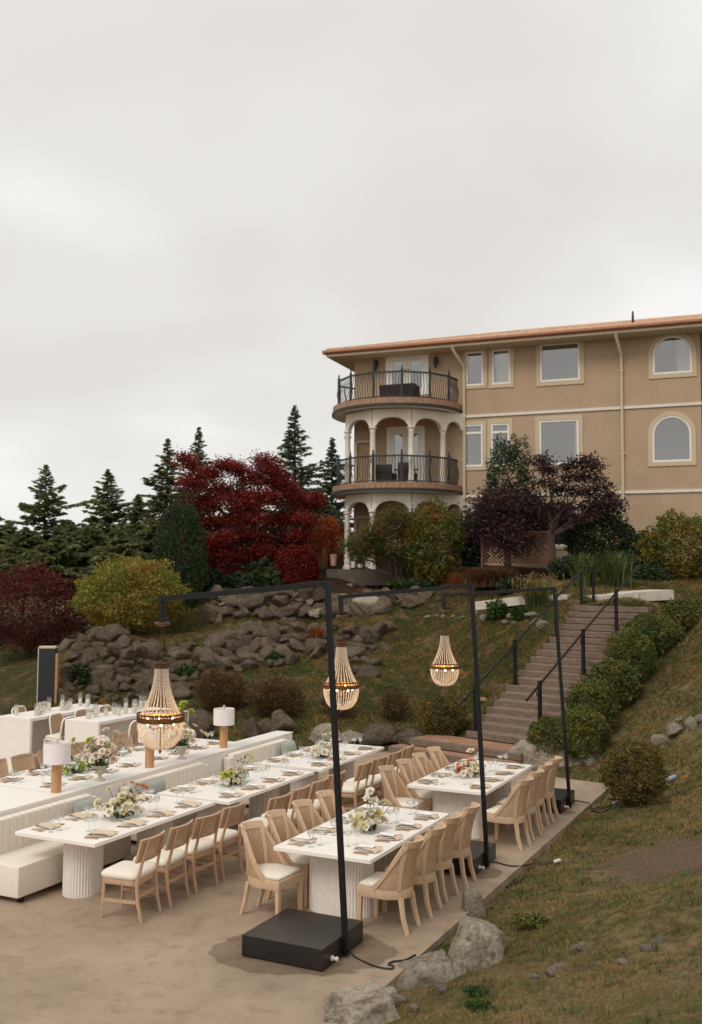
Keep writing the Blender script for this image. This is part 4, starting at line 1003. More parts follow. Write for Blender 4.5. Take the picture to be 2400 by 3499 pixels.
def chandelier(loc, label, chain_len):
    """origin at the top of the crown"""
    o = empty('chandelier', loc, random.uniform(0,1)); tag(o, label, 'chandelier', 'lit crystal basket chandeliers')
    mb = MB()                              # chain links up to the hook
    n = int(chain_len/.045)
    for i in range(n):
        z = .02+i*chain_len/n; a = i%2*math.pi/2; ca, sa = math.cos(a)*.014, math.sin(a)*.014
        mb.tube([(ca,sa,z),(ca*.9,sa*.9,z+.04),(0,0,z+.05),(-ca*.9,-sa*.9,z+.04),(-ca,-sa,z),(0,0,z-.008),(ca,sa,z)], .0035, 4, cap=False)
    mb.build('chain', M['bronze'], o)
    MB().tube([(.02,0,-.02),(.045,.02,.12),(.02,-.02,.25),(.05,.01,.4),(.0,.0,chain_len)], .004, 5).build('power_cord', M['cord'], o)
    def crown(r, z0, z1, nt, name):        # pierced band with scalloped rim
        mb = MB()
        for zz in (z0, z1-.25*(z1-z0)):
            mb.lathe([(r,zz),(r+.006,zz+.006),(r+.006,zz+.014),(r,zz+.02)], 40, close=False)
        for i in range(nt):
            a0, a1, a2 = 2*math.pi*i/nt, 2*math.pi*(i+.5)/nt, 2*math.pi*(i+1)/nt
            P_ = lambda a, z: ((r+.004)*math.cos(a), (r+.004)*math.sin(a), z)
            mb.tube([P_(a0,z0+.01), P_(a1,z1-.2*(z1-z0)), P_(a2,z0+.01)], .004, 4, cap=False)
            mb.tube([P_(a0,z1-.22*(z1-z0)), P_(a1,z1), P_(a2,z1-.22*(z1-z0))], .005, 4, cap=False)
        return mb.build(name, M['bronze'], o)
    crown(.078, -.07, .0, 16, 'top_crown'); crown(.255, -.655, -.555, 34, 'ring_band')
    MB().lathe([(.245,-.64),(.245,-.60)], 40, close=False).build('ring_liner', M['brass'], o)
    pts = []
    ns = 26
    for i in range(ns):                    # neck strands
        a = 2*math.pi*i/ns
        for j in range(34):
            q = j/33; r = .073 + .165*(q**2.0); z = -.07 - .54*q
            pts.append((r*math.cos(a), r*math.sin(a), z))
    V, F_ = beads(pts, .0095); stuff(np_mesh('neck_strands', V, F_, M['crystal'], o))
    pts = []
    ns = 40
    for i in range(ns):                    # basket strands
        a = 2*math.pi*i/ns
        for j in range(22):
            q = j/21; ph = q*math.pi/2*.97; r = .25*math.cos(ph)**.62; z = -.655 - .295*math.sin(ph)**1.05
            if r*2*math.pi/ns < .012 and i % 2: continue
            pts.append((r*math.cos(a), r*math.sin(a), z))
    V, F_ = beads(pts, .0105); stuff(np_mesh('basket_strands', V, F_, M['crystal'], o))
    MB().tube([(0,0,-.05),(0,0,-.95)], .006, 6).build('stem', M['bronze'], o)
    MB().lathe([(.004,-.95),(.014,-.965),(.018,-.98),(.008,-1.0),(.002,-1.015)], 10).build('finial', M['bronze'], o)
    for i in range(6):
        a = 2*math.pi*i/6; x, y = .16*math.cos(a), .16*math.sin(a)
        bl = MB().lathe([(.004,-.01),(.013,.005),(.016,.02),(.011,.04),(.002,.06)], 8, (x,y,-.68)).build('bulb', M['bulb'], o, smooth=60)
        MB().tube([(0,0,-.72),(x*.6,y*.6,-.74),(x,y,-.69)], .005, 5).build('arm', M['bronze'], bl)
    ld = bpy.data.lights.new('chandelier_light', 'POINT'); ld.energy = 2.6; ld.color = (1,.82,.60); ld.shadow_soft_size = .12
    lo = bpy.data.objects.new('chandelier_light', ld); COL.objects.link(lo); lo.parent = o; lo.location = (0,0,-.74)
    ld = bpy.data.lights.new('chandelier_light', 'POINT'); ld.energy = .9; ld.color = (1,.72,.44); ld.shadow_soft_size = .08
    lo = bpy.data.objects.new('chandelier_light', ld); COL.objects.link(lo); lo.parent = o; lo.location = (0,0,-.52)
    return o
GL = ['nearest chandelier stand with black steel post and large square base','middle chandelier stand with its base between the two right tables','farthest chandelier stand standing beyond the rear right table']
CL = ['largest lit crystal chandelier hanging left of the nearest post','lit crystal chandelier partly hidden behind the nearest black post','smallest lit crystal chandelier hanging farthest back over the aisle']
for i, (s0, t0, top, end) in enumerate(((-1.20,-.86,(1119,1996),(545,2046)), (2.43,-.58,(1612,2001),(1158,2040)), (6.40,-.45,(1894,2011),(1511,2034)))):
    o = empty('chandelier_stand', S(s0+.46,t0+.455), PR); tag(o, GL[i], 'light stand', 'black chandelier stands')
    MB().box(-.455,.455,-.46,.46,.012,.215).build('base', M['blackbox'], o, bevel=.004)
    MB().box(-.40,.40,-.40,.40,.0,.012).build('foot_pad', M['black'], o)
    inv = Matrix.Rotation(-PR, 4, 'Z') @ Matrix.Translation(-S(s0+.46,t0+.455))
    bx = .455-.03
    foot = Vector((.455+.028, 0, .02)); wf = S(s0+.46,t0+.455)+Matrix.Rotation(PR,3,'Z')@foot
    tp = at_y(*top, wf.y+.05); tl = inv @ tp
    arm_len = 2.17; d = inv.to_3x3() @ (at_y(*end, (wf.y + arm_len*UX)) - tp); el = tl + d
    MB().beam(foot, tl+Vector((0,0,.027)), .052, .052, (1,0,0)).build('post', M['black'], o, bevel=.003)
    MB().beam(tl+Vector((-.027,0,0)), el, .052, .056).build('beam', M['black'], o, bevel=.003)
    MB().beam(el+Vector((.03,0,.026)), el+Vector((.045,0,-.26)), .054, .054, (1,0,0)).build('drop_arm', M['black'], o, bevel=.003)
    q = el+Vector((.05,0,-.27))
    MB().lathe([(.01,.01),(.085,.01),(.09,-.005),(.085,-.02),(.02,-.035),(.0,-.035)], 20, q).build('ceiling_plate', M['bronze'], o, smooth=40)
    MB().box(q.x-.02,q.x+.10,q.y-.05,q.y-.01,q.z+.02,q.z+.06).build('junction_clip', M['black'], o)
    for yy in (-.16,): MB().lathe([(.0,0),(.028,.004),(.028,.02),(.016,.028),(.016,.05),(.024,.055),(.02,.075),(0,.08)], 12).build('bolt', M['plug'], o, smooth=40).matrix_basis = Matrix.Translation((.455,-.27,.075)) @ Matrix.Rotation(math.pi/2,4,'Y')
    w = o.matrix_basis @ q
    zc = {0: 2.80, 1: 2.66, 2: 2.65}[i]
    cy_ = (2262, 2193, 2158)[i]; d_ = ray(w.x/w.y*FPX+1200, cy_); zc = EYE + d_[2]/d_[1]*w.y
    chandelier(Vector((w.x, w.y, zc)), CL[i], w.z-zc-.04)
# ------------------------------------------------------------------ vegetation
def leaf_quads(P, size, r, aspect=.55, up=.0, droop=None):
    n = len(P); a = r.normal(size=(n,3)); a[:,2] *= .6
    if droop is not None: a = a*.6 + np.asarray(droop)
    a /= np.linalg.norm(a,axis=1)[:,None]
    b = r.normal(size=(n,3)); b -= a*(a*b).sum(1)[:,None]; 
    if up: b[:,2] *= (1-up)
    b -= a*(a*b).sum(1)[:,None]; b /= np.linalg.norm(b,axis=1)[:,None]+1e-9
    l = size*r.uniform(.6,1.4,n)[:,None]; w = l*aspect
    V = np.stack([P-a*l*.5, P+b*w*.5+a*l*.05, P+a*l*.5, P-b*w*.5+a*l*.05], 1).reshape(-1,3)
    return V, np.arange(4*n).reshape(-1,4)
def shell(n, c, rad, r, lump=.22, inner=.62, seed=0, flat=0):
    """points in the outer part of a lumpy ellipsoid"""
    d = r.normal(size=(n,3)); d /= np.linalg.norm(d,axis=1)[:,None]
    lum = np.array([mnoise.noise(Vector(x*2.4)+Vector((seed,0,0)))*lump + mnoise.noise(Vector(x*5.5)+Vector((seed,7,0)))*lump*.6 for x in d])
    q = inner+(1-inner)*r.uniform(0,1,n)**.6
    K = max(24, n//160); kd = r.integers(n, size=K); m_ = int(n*.07)          # stray shoots beyond the outline
    pick = kd[r.integers(K, size=m_)]; d[:m_] = d[pick]+r.normal(size=(m_,3))*.022; lum[:m_] = lum[pick]; q[:m_] = r.uniform(.95, 1.0, m_)+r.uniform(0,.17,m_)*(pick % 7)/6.0
    return np.asarray(c) + d*np.asarray(rad)*(q*(1+lum))[:,None]
def clumps(n, centers, crad, r):
    k = r.integers(len(centers), size=n); return np.asarray(centers)[k] + r.normal(size=(n,3))*np.asarray(crad)[None]
def limbs(mb, base, ends, r0, r, wig=.12):
    for e in ends:
        e = Vector(e); b = Vector(base); m1 = b.lerp(e,.35)+Vector(r.normal(size=3)*wig); m1.z += .1; m2 = b.lerp(e,.7)+Vector(r.normal(size=3)*wig)
        mb.tube([b,m1,m2,e], [r0,r0*.7,r0*.4,r0*.12], 5)
LM = {
 'maple': leafmat('maple_leaf', lin(124,36,30), lin(76,26,24), lin(164,58,46), 1.1, .55),
 'darkmaple': leafmat('dark_maple_leaf', lin(92,30,26), lin(56,22,20), lin(130,48,36), .9, .55),
 'redball': leafmat('red_bush_leaf', lin(118,28,26), lin(78,20,22), lin(150,52,40), 2, .55),
 'pine': leafmat('fir_needle', lin(112,116,72), lin(72,78,50), lin(140,140,90), .35, .55, .35),
 'pineb': leafmat('spruce_needle', lin(98,116,86), lin(66,80,62), lin(128,144,108), .35, .6, .35),
 'cypress': leafmat('cypress_leaf', lin(52,70,38), lin(34,50,28), lin(88,106,52), .8, .6, .15),
 'pieris': leafmat('pieris_leaf', lin(112,120,50), lin(74,88,38), lin(170,108,60), 1.3, .55, sat3=.16),
 'pierisb': leafmat('pieris_leaf_bright', lin(146,150,60), lin(98,110,44), lin(196,128,72), 1.0, .54, .35, sat3=.14),
 'pieris2': leafmat('pieris_leaf_dark', lin(88,102,46), lin(58,72,34), lin(154,88,54), 1.6, .55, sat3=.16),
 'rhodo': leafmat('rhododendron_leaf', lin(50,64,40), lin(32,44,30), lin(74,90,52), 1.2, .6, .1),
 'plum': leafmat('plum_leaf', lin(66,46,46), lin(40,30,32), lin(92,62,56), 1.4, .55, .2),
 'green': leafmat('shrub_leaf', lin(66,82,42), lin(42,58,32), lin(98,108,54), 1.2, .55, .2),
 'holly': leafmat('evergreen_leaf', lin(56,74,42), lin(34,48,30), lin(84,100,54), 1.5, .58, .12),
 'box': leafmat('boxwood_leaf', lin(98,106,50), lin(58,68,32), lin(142,124,54), 2.2, .58, .15, sat3=.14),
 'box2': leafmat('boxwood_leaf_brown', lin(94,92,44), lin(58,60,30), lin(146,116,54), 2.2, .52, .15, sat3=.14),
 'brown': leafmat('spirea_leaf', lin(100,76,48), lin(66,52,34), lin(136,94,50), 2, .55),
 'orange': leafmat('orange_leaf', lin(184,88,36), lin(140,58,28), lin(206,120,52), 1.5, .55),
 'straw': leafmat('straw_blade', lin(184,150,98), lin(150,118,74), None, transl=.3),
 'brownblade': leafmat('brown_blade', lin(126,90,62), lin(88,62,46), None, transl=.2),
 'orangeblade': leafmat('orange_blade', lin(158,92,46), lin(112,66,36), None, transl=.2),
 'greenblade': leafmat('green_blade', lin(104,114,60), lin(66,80,42), None, transl=.3),
 'fern': leafmat('fern_leaf', lin(72,96,44), lin(48,68,34), None, transl=.3),
 'turfblade': leafmat('turf_blade', lin(122,116,64), lin(66,74,34), lin(180,140,94), 1.5, .47, .25, sat3=.10),
 'petalwhite': leafmat('white_petal', lin(244,238,224), lin(232,222,200), None, transl=.25), 
}
def crown_obj(root, V, F_, mat, name='crown'): return np_mesh(name, V, F_, mat, root)
def bush(dx, dy, wpx, hpx, mat, label, n=5000, leaf=.09, name='shrub', seed=1, lump=.2, Y=None, cat='shrub', group=None, inner=.55, depth=.9, stems=True, aspect=.55, zdown=.92):
    """dx,dy: foot of the shrub; wpx,hpx its size in the photo (measuring px)"""
    r = np.random.default_rng(seed)
    p = at_y(dx*D2S, dy*D2S, Y) if Y else hitD(dx, dy)
    k = D2S/FPX*p.y; w, h = wpx*k/2, hpx*k
    p = p + Vector((0, w*.35, 0)); root = empty(name, p); tag(root, label, cat, group)
    P = shell(n, (0,0,h*.52), (w, w*depth, h*.52), r, lump, inner, seed); P = P[P[:,2] > -.05]
    V, F_ = leaf_quads(P, leaf, r, aspect); crown_obj(root, V, F_, mat)
    if stems:
        mb = MB(); limbs(mb, (0,0,-.15), [(r.uniform(-.6,.6)*w, r.uniform(-.5,.5)*w, h*r.uniform(.5,.85)) for _ in range(7)], max(.02,.03*w), r, .05*w); mb.build('stems', M['bark'], root)
    return root
def conifer(dx, dtop, dbase, Y, wpx, label, seed, mat='pine', dens=1.0, group='conifers behind the villa garden', ragged=.3, wide=1.6, thick=.62):
    r = np.random.default_rng(seed); b = at_y(dx*D2S, dbase*D2S, Y); t = at_y(dx*D2S, dtop*D2S, Y); h = t.z-b.z; R = wpx*wide*D2S/FPX*Y/2
    root = empty('conifer_tree', b); tag(root, label, 'tree', group)
    mb = MB().tube([(0,0,-1),(0,0,h*.5),(0,0,h*.98)], [h*.018,h*.011,.02], 7)
    PV, AX = [], []
    nb = int(270*dens)
    for i in range(nb):
        q = (i+r.uniform(0,1))/nb; z = h*(.06+.93*q); Lb = R*(1-q)*(.55+.45*min(1,q*3+.4))*r.choice([.35,.6,.85,1.0,1.2])*r.uniform(.9,1.1)+.06
        if r.uniform() < .06: Lb *= 1+ragged
        a = r.uniform(0, 6.283); dr = np.array([math.cos(a), math.sin(a), 0]); sag = r.uniform(-.02,.30)-.38*q
        e = dr*Lb+np.array([0,0,-sag*Lb]); mb.tube([(0,0,z), Vector(e*.5)+Vector((0,0,z+.03*Lb)), Vector(e)+Vector((0,0,z+.08*Lb))], [.025+.02*(1-q),.018,.006], 4, cap=False)
        ns = int((16+46*Lb)*thick)
        s_ = r.uniform(.12,1.03,ns)**.8; side = np.array([-dr[1],dr[0],0])
        pp = e[None]*s_[:,None] + np.array([0,0,z]) + np.stack([0*s_,0*s_,.06*Lb*s_*s_],-1)
        sw = (1.05-s_)*Lb*.30+.08
        off = r.uniform(-1,1,ns)
        pp = pp + side[None]*(off*sw)[:,None] + np.array([0,0,-1])[None]*(np.abs(off)*sw*.25)[:,None]
        PV.append(pp); AX.append(dr[None]*.8 + side[None]*np.sign(off)[:,None]*.7 + np.array([0,0,-.25])[None] + r.normal(size=(ns,3))*.2)
    P = np.concatenate(PV); A = np.concatenate(AX)
    n = len(P); A /= np.linalg.norm(A,axis=1)[:,None]; B = np.cross(A, r.normal(size=(n,3))); B /= np.linalg.norm(B,axis=1)[:,None]
    l = (.16+.24*np.clip(np.linalg.norm(P[:,:2],axis=1)/1.2,0,1))[:,None]*r.uniform(.6,1.3,n)[:,None]; w = l*.30
    V = np.stack([P-A*l*.5, P+B*w*.5, P+A*l*.5, P-B*w*.5],1).reshape(-1,3)
    crown_obj(root, V, np.arange(4*n).reshape(-1,4), LM[mat]); mb.build('trunk', M['barkdark'], root)
    return root
# far conifers
for a in ((98,1052,1320,58,150,'tall ragged fir at the left with one long bare side branch',21,'pine',1.0,.8),(240,1062,1320,60,150,'pointed fir between the two tall firs on the left',22,'pine',1.15,.3),
          (375,992,1330,56,150,'tall open fir left of the red maple',23,'pine',1.1,.3),(446,966,1330,60,125,'fir with a narrow crown rising behind the red maple',24,'pine',1.2,.2),
          (666,916,1330,52,150,'tall symmetrical fir with tiered branches beside the villa',25,'pineb',1.2,.15),(752,990,1330,55,120,'shorter fir tucked between the tiered fir and the balconies',26,'pineb',1.2,.2),
          (310,1120,1320,54,110,'small dark fir between two taller firs on the left',27,'pine',1.1,.2),(545,1060,1330,62,110,'distant fir showing through the top of the red maple',28,'pine',1.0,.2),
          (20,1180,1330,62,120,'low dark fir at the left picture edge',29,'pine',1.0,.3),(160,1190,1330,50,150,'low spreading fir behind the yellow green shrub',30,'pine',1.2,.3),(700,1120,1330,50,120,'dark low fir behind the right side of the maple',31,'pineb',1.2,.2)):
    conifer(a[0],a[1],a[2],a[3],a[4],a[5],a[6],a[7],a[8],ragged=a[9])
# lower firs that close the gap behind the shrubs
for i,(dx,dt,Y,w,l) in enumerate(((-30,1150,52,130,'fir cut by the left picture edge'),(55,1195,46,130,'low fir in front of the leftmost tall fir'),(125,1215,44,120,'low fir behind the gap between red and yellow shrubs'),(205,1185,47,140,'low fir left behind the yellow green shrub'),(275,1205,44,130,'low fir right behind the yellow green shrub'),(345,1175,46,130,'low fir left of the cypress'),(420,1150,48,130,'low fir hidden behind the cypress'),(500,1200,46,120,'low fir behind the left side of the maple'),(640,1190,46,130,'low fir behind the middle of the maple'),(735,1120,47,130,'low fir left of the balconies'))):
    conifer(dx,dt,1345,Y,w,l,140+i,'pine' if i < 7 else 'pineb',1.0,group='low firs behind the garden',ragged=.2,wide=1.9,thick=.9)
# red japanese maple: tiers of flat leaf pads on spreading limbs
r = np.random.default_rng(5); YM = 38.0
mb_ = at_y(843, 1985, YM); root = empty('maple_tree', mb_); tag(root, 'large crimson japanese maple spreading over the upper stone wall', 'tree')
def mp(dx, dy, dz=0): p = at_y(dx*D2S, dy*D2S, YM); return np.array([p.x-mb_.x, dz, p.z-mb_.z])
pads = []
for (dx,dy,rx) in ((430,1055,30),(470,1075,40),(520,1060,38),(440,1100,38),(600,1050,38),(625,1075,36),(580,1085,40),(500,1110,55),(420,1150,36),(470,1140,50),(545,1130,60),(610,1125,60),(670,1130,45),(700,1140,34),
                   (415,1195,32),(460,1180,55),(530,1175,60),(590,1180,60),(650,1175,55),(690,1180,38),(440,1220,42),(500,1225,55),(560,1215,60),(620,1220,60),(680,1215,42),(470,1262,46),(530,1265,50),(600,1255,60),(660,1250,50),(480,1240,40),(520,1290,40),(640,1285,45),
                   (545,1065,26),(640,1105,40),(565,1150,50),(405,1185,22),(715,1135,20)):
    for q in range(3): pads.append((mp(dx+r.uniform(-8,8), dy+r.uniform(-6,6), r.uniform(-1.6,1.6)), rx*D2S/FPX*YM*.75))
PP = []
for c, rx in pads:
    n = int(220+800*rx); d = r.normal(size=(n,3)); d[:,0] *= rx*.55; d[:,1] *= rx*.55; d[:,2] = d[:,2]*.13 - (d[:,0]**2+d[:,1]**2)*.16
    PP.append(c+d)
V, F_ = leaf_quads(np.concatenate(PP), .09, r, .6, .45); crown_obj(root, V, F_, LM['maple'])
tb = MB().tube([(0,0,-.5),(.05,0,.5),(-.05,0,1.0)], [.19,.16,.15], 8).tube([(.12,0,-.4),(.25,.1,.6),(.5,.1,1.2)], [.13,.12,.1], 7)
limbs(tb, (-.05,0,1.0), [Vector(pads[i][0]) for i in range(0,len(pads),4)], .09, r, .25); tb.build('trunk', M['barkpale'], root)
# shrubs and small trees round the lawn
bush(50,1480,270,185,LM['darkmaple'],'dark red dome shaped maple shrub at the left picture edge',20000,.09,'maple_shrub',41,.18,Y=38,cat='shrub')
bush(285,1440,245,165,LM['pierisb'],'big rounded yellow green shrub with orange tips above the rockery',26000,.085,'shrub',42,.26,Y=31.5,inner=.6)
r = np.random.default_rng(43); cp = at_y(405*D2S, 1405*D2S, 34.5); root = empty('cypress_tree', cp); tag(root, 'dark rounded cypress column between yellow shrub and maple', 'tree')
P = shell(22000, (0,0,1.95), (.95,.9,2.15), r, .12, .6, 4); V, F_ = leaf_quads(P, .11, r, .25, 0, (0,0,.9)); crown_obj(root, V, F_, LM['cypress']); MB().tube([(0,0,-.3),(0,0,2.4)], [.12,.05], 7).build('trunk', M['bark'], root)
bush(672,1352,104,112,LM['redball'],'clipped deep red globe bush on the upper stone wall',9000,.09,'globe_bush',44,.06,Y=35.6,inner=.8,cat='shrub')
for i,(dx,dy,w,h,l) in enumerate(((470,1352,80,60,'dark green rhododendron at the foot of the cypress'),(540,1350,80,48,'rhododendron under the maple left of its trunk'),(605,1350,84,62,'bright leafed rhododendron right of the maple trunk'),(600,1338,70,66,'dark mounded shrub behind the rhododendrons'))):
    bush(dx,dy,w,h,LM['rhodo' if i!=2 else 'green'],l,2600,.15,'rhododendron',45+i,.25,Y=35.4+.5*(i==3))
bush(742,1300,105,125,LM['orange'],'loose orange autumn shrub behind the left column',2600,.12,'autumn_shrub',50,.3,Y=40,inner=.3)
# multi stem pieris before the balconies
r = np.random.default_rng(51); pb = at_y(905*D2S, 1318*D2S, 34.8); root = empty('pieris_tree', pb); tag(root, 'multi stem pieris with red tips in front of the arcade', 'shrub')
cs_ = []
for dx,dy in ((815,1235),(835,1215),(800,1240),(860,1195),(880,1180),(905,1175),(930,1180),(940,1200),(850,1230),(880,1215),(910,1210),(935,1235),(900,1245),(870,1250),(825,1255),(925,1262),(895,1165),(950,1215),(840,1245)):
    p = at_y(dx*D2S, dy*D2S, 34.8+r.uniform(-.9,.7)); cs_.append(np.array(p-pb))
V, F_ = leaf_quads(clumps(17000, cs_, (.26,.3,.17), r), .08, r, .5); crown_obj(root, V, F_, LM['pieris2'])
mb = MB(); limbs(mb, (0,0,-.2), [Vector(c) for c in cs_[::2]], .055, r, .12); limbs(mb, (.25,.1,-.2), [Vector(c) for c in cs_[1::3]], .05, r, .12); mb.build('trunk', M['bark'], root)
bush(985,1328,150,180,LM['pieris'],'dense green and amber pieris right of the multi stem one',20000,.08,'shrub',52,.26,Y=34.2,inner=.55)
bush(1072,1300,80,125,LM['rhodo'],'dark glossy rhododendron beside the downspout',2600,.17,'rhododendron',53,.3,Y=34.6)
bush(1160,1205,110,215,LM['holly'],'pointed green holly rising behind the purple leaved tree',9000,.085,'holly_tree',54,.3,Y=34.8,cat='tree')
def tree(dx, dbase, Y, pads, mat, label, leafs, n, crad, trunkr, seed, name='tree', bark='barkpale'):
    r = np.random.default_rng(seed); b = at_y(dx*D2S, dbase*D2S, Y); root = empty(name, b); tag(root, label, 'tree'); cs_ = []
    for x, y in pads:
        p = at_y(x*D2S, y*D2S, Y+r.uniform(-.9,.9)); cs_.append(np.array(p-b))
    V, F_ = leaf_quads(clumps(n, cs_, crad, r), leafs, r, .55); crown_obj(root, V, F_, LM[mat])
    zmid = min(c[2] for c in cs_)*.75; mb = MB().tube([(0,0,-.4),(.05,0,zmid*.5),(0,0,zmid)], [trunkr*1.2,trunkr,trunkr*.9], 8)
    limbs(mb, (0,0,zmid-.05), [Vector(c) for c in cs_[::2]], trunkr*.55, r, .15); mb.build('trunk', M[bark], root); return root
tree(1150,1290,33.6,[(1105,1155),(1125,1135),(1205,1145),(1095,1180),(1125,1170),(1160,1160),(1195,1165),(1110,1205),(1145,1200),(1185,1205),(1215,1195),(1130,1225),(1170,1230),(1200,1225),(1120,1140),(1175,1135),(1150,1180),(1100,1210)],'plum','dense dark purple plum tree in front of the lattice',.10,22000,(.30,.4,.22),.12,55,'plum_tree')
tree(1252,1300,32.6,[(1235,1055),(1225,1045),(1245,1070),(1290,1060),(1310,1050),(1335,1045),(1350,1060),(1290,1085),(1320,1080),(1350,1085),(1365,1105),(1380,1125),(1395,1140),(1240,1095),(1265,1110),(1300,1115),(1335,1115),(1360,1140),(1390,1150),(1330,1150),(1290,1150),(1260,1150),(1345,1165),(1310,1175),(1280,1185)],'plum','open purple leaved tree with a pale mossy leaning trunk',.10,7600,(.19,.26,.10),.11,56,'plum_tree','bark')
for i,(dx,dy,w,h,Y,l,mt) in enumerate(((1370,1290,170,130,33,'broad evergreen shrub right of the purple tree','holly'),(1465,1300,90,90,32.6,'low dark shrub against the bare villa wall','rhodo'),(1560,1320,190,150,31,'yellow green shrub with pink tips at the right picture edge','pieris'),(1420,1320,120,70,32,'dark shrub behind the tall iris leaves','holly'))):
    bush(dx,dy,w,h,LM[mt],l,13000 if w>120 else 5200,.09,'shrub',70+i,.25,Y=Y)
# grasses
def blades(dx, dy, wpx, hpx, mat, label, n, Y=None, w=.014, lean=.45, name='ornamental_grass', seed=1, arch=.3, plume=None, cat='grass'):
    r = np.random.default_rng(seed); p = at_y(dx*D2S, dy*D2S, Y) if Y else hitD(dx, dy); k = D2S/FPX*p.y; R, h = wpx*k/2, hpx*k
    root = empty(name, p); tag(root, label, cat)
    base = r.normal(size=(n,3))*R*.22; base[:,2] = -.03; az = r.uniform(0,6.283,n); ln = h*r.uniform(.55,1.1,n); ou = R*r.uniform(.1,1.0,n)*lean*2
    d = np.stack([np.cos(az),np.sin(az),0*az],-1); sd = np.stack([-np.sin(az+.5),np.cos(az+.5),0*az],-1)
    Vs = []
    for q, ww in ((0,1),(.5,.85),(.85,.5),(1,.06)):
        c = base + d*(ou*q*q)[:,None]; c[:,2] += ln*(q-arch*q*q*q*.6); Vs.append(c-sd*w*ww*.5); Vs.append(c+sd*w*ww*.5)
    V = np.stack(Vs,1).reshape(-1,3); b = 8*np.arange(n)[:,None]; F_ = np.concatenate([b+np.array([[0,1,3,2]]), b+np.array([[2,3,5,4]]), b+np.array([[4,5,7,6]])],0)
    stuff(np_mesh('blades', V, F_, LM[mat], root))
    if plume:
        m_ = n//5; tips = (base + d*(ou)[:,None])[:m_]; tips[:,2] += ln[:m_]*(1-arch*.6)+.06; P = np.repeat(tips,7,0)+r.normal(size=(m_*7,3))*[.012,.012,.06]
        V, F_ = leaf_quads(P, .05, r, .3, 0, (0,0,1)); stuff(np_mesh('plumes', V, F_, LM[plume], root))
    return root
blades(735,1296,30,58,'straw','upright straw coloured feather grass beside the left column',260,39,.02,.15,seed=80,arch=.1)
blades(1110,1330,175,82,'brownblade','drooping brown ornamental grass mound below the lattice',1500,32.4,.02,.5,seed=81,arch=.9)
blades(1220,1392,105,95,'greenblade','fountain grass with tan plumes by the top of the stairs',900,27.6,.012,.5,seed=82,arch=.35,plume='straw')
blades(818,1378,44,52,'orangeblade','small rust orange grass tuft left in the rocky bed',320,34.4,.014,.3,seed=83)
blades(1035,1352,70,66,'orangeblade','rust orange grass tuft behind the middle chandelier stand',420,33.5,.014,.35,seed=84)
blades(1325,1345,80,110,'greenblade','tall sword leaved iris clump behind the small steel frame',200,28.6,.045,.5,seed=85,name='iris_clump',cat='plant')
blades(1395,1338,120,105,'greenblade','tall sword leaved iris clump right of the small steel frame',260,28.9,.045,.55,seed=86,name='iris_clump',cat='plant')
blades(720,1462,62,48,'orangeblade','brown juniper tuft growing out of the rockery',400,None,.018,.4,seed=87,name='juniper_shrub',cat='shrub')
blades(1140,1405,60,40,'greenblade','lavender tuft at the edge of the pale path',240,28.5,.012,.3,seed=88,name='lavender',cat='plant')
for i,(dx,dy,w,h,Y,l,mt) in enumerate(((1290,1318,90,52,31.4,'low dark shrub at the foot of the purple tree','rhodo'),(1480,1338,100,56,30.4,'low dark shrub right of the iris clumps','holly'),(1165,1352,80,40,31.2,'low dark ground shrub between brown and fountain grass','rhodo'),(940,1345,110,34,34.0,'low green ground cover under the amber pieris','green'),(1250,1372,60,34,28.2,'grey green tuft by the stair top','green'))):
    bush(dx,dy,w,h,LM[mt],l,3400,.09,'ground_shrub',170+i,.3,Y=Y,inner=.35)
# boxwood hedge beside the stairs and single clipped bushes
G = 'clipped boxwood hedge along the stairs'
for i,(a_,b_,rw,hh) in enumerate(((-.25,2.3,.46,.84),(-.15,2.95,.54,1.05),(.65,2.75,.54,1.12),(1.5,2.8,.54,1.0),(2.3,2.75,.56,1.18),(3.1,2.8,.52,.95),(3.9,2.8,.56,1.12),(4.7,2.9,.52,.95),(5.5,3.2,.60,1.0),(6.2,3.7,.58,1.0))):
    q = SA + GV*a_ + RV*b_; q.z = gz(q.x, q.y); rr = np.random.default_rng(90+i); root = empty('boxwood_bush', q)
    tag(root, 'clipped boxwood mound beside the stairs, %s counting uphill' % ['first','second','third','fourth','fifth','sixth','seventh','eighth','ninth','tenth'][i], 'shrub', G)
    P = shell(15000, (0,0,hh*.48), (rw,rw,hh*.52), rr, .2, .66, 90+i); V, F_ = leaf_quads(P, .045*(.85+.08*(i%4)), rr, .6); crown_obj(root, V, F_, LM['box']); mb = MB(); limbs(mb, (0,0,-.1), [(rr.uniform(-.5,.5)*rw, rr.uniform(-.5,.5)*rw, hh*.75) for _ in range(6)], .02, rr, .03); mb.build('stems', M['bark'], root)
bush(1449,1832,136,134,LM['box2'],'round boxwood bush at the patio corner beside the long flat rock',24000,.032,'boxwood_bush',110,.32,inner=.7)
bush(1005,1690,115,92,LM['box2'],'boxwood bush left of the lowest stair platform',16000,.042,'boxwood_bush',111,.32,inner=.7)
for i,(dx,dy,w,h,l) in enumerate(((500,1618,130,90,'brown leaved spirea bush with yellow flecks on the rockery slope'),(625,1630,130,85,'brown spirea bush above the wide pale boulder'),(895,1640,70,70,'thin brown shrub on the lawn behind the peaked boulder'),(770,1635,90,60,'brown shrub behind the first chandelier post'))):
    bush(dx,dy,w,h,LM['brown'],l,12000 if i<2 else 3000,.045,'spirea_bush',120+i,.3,inner=.35)
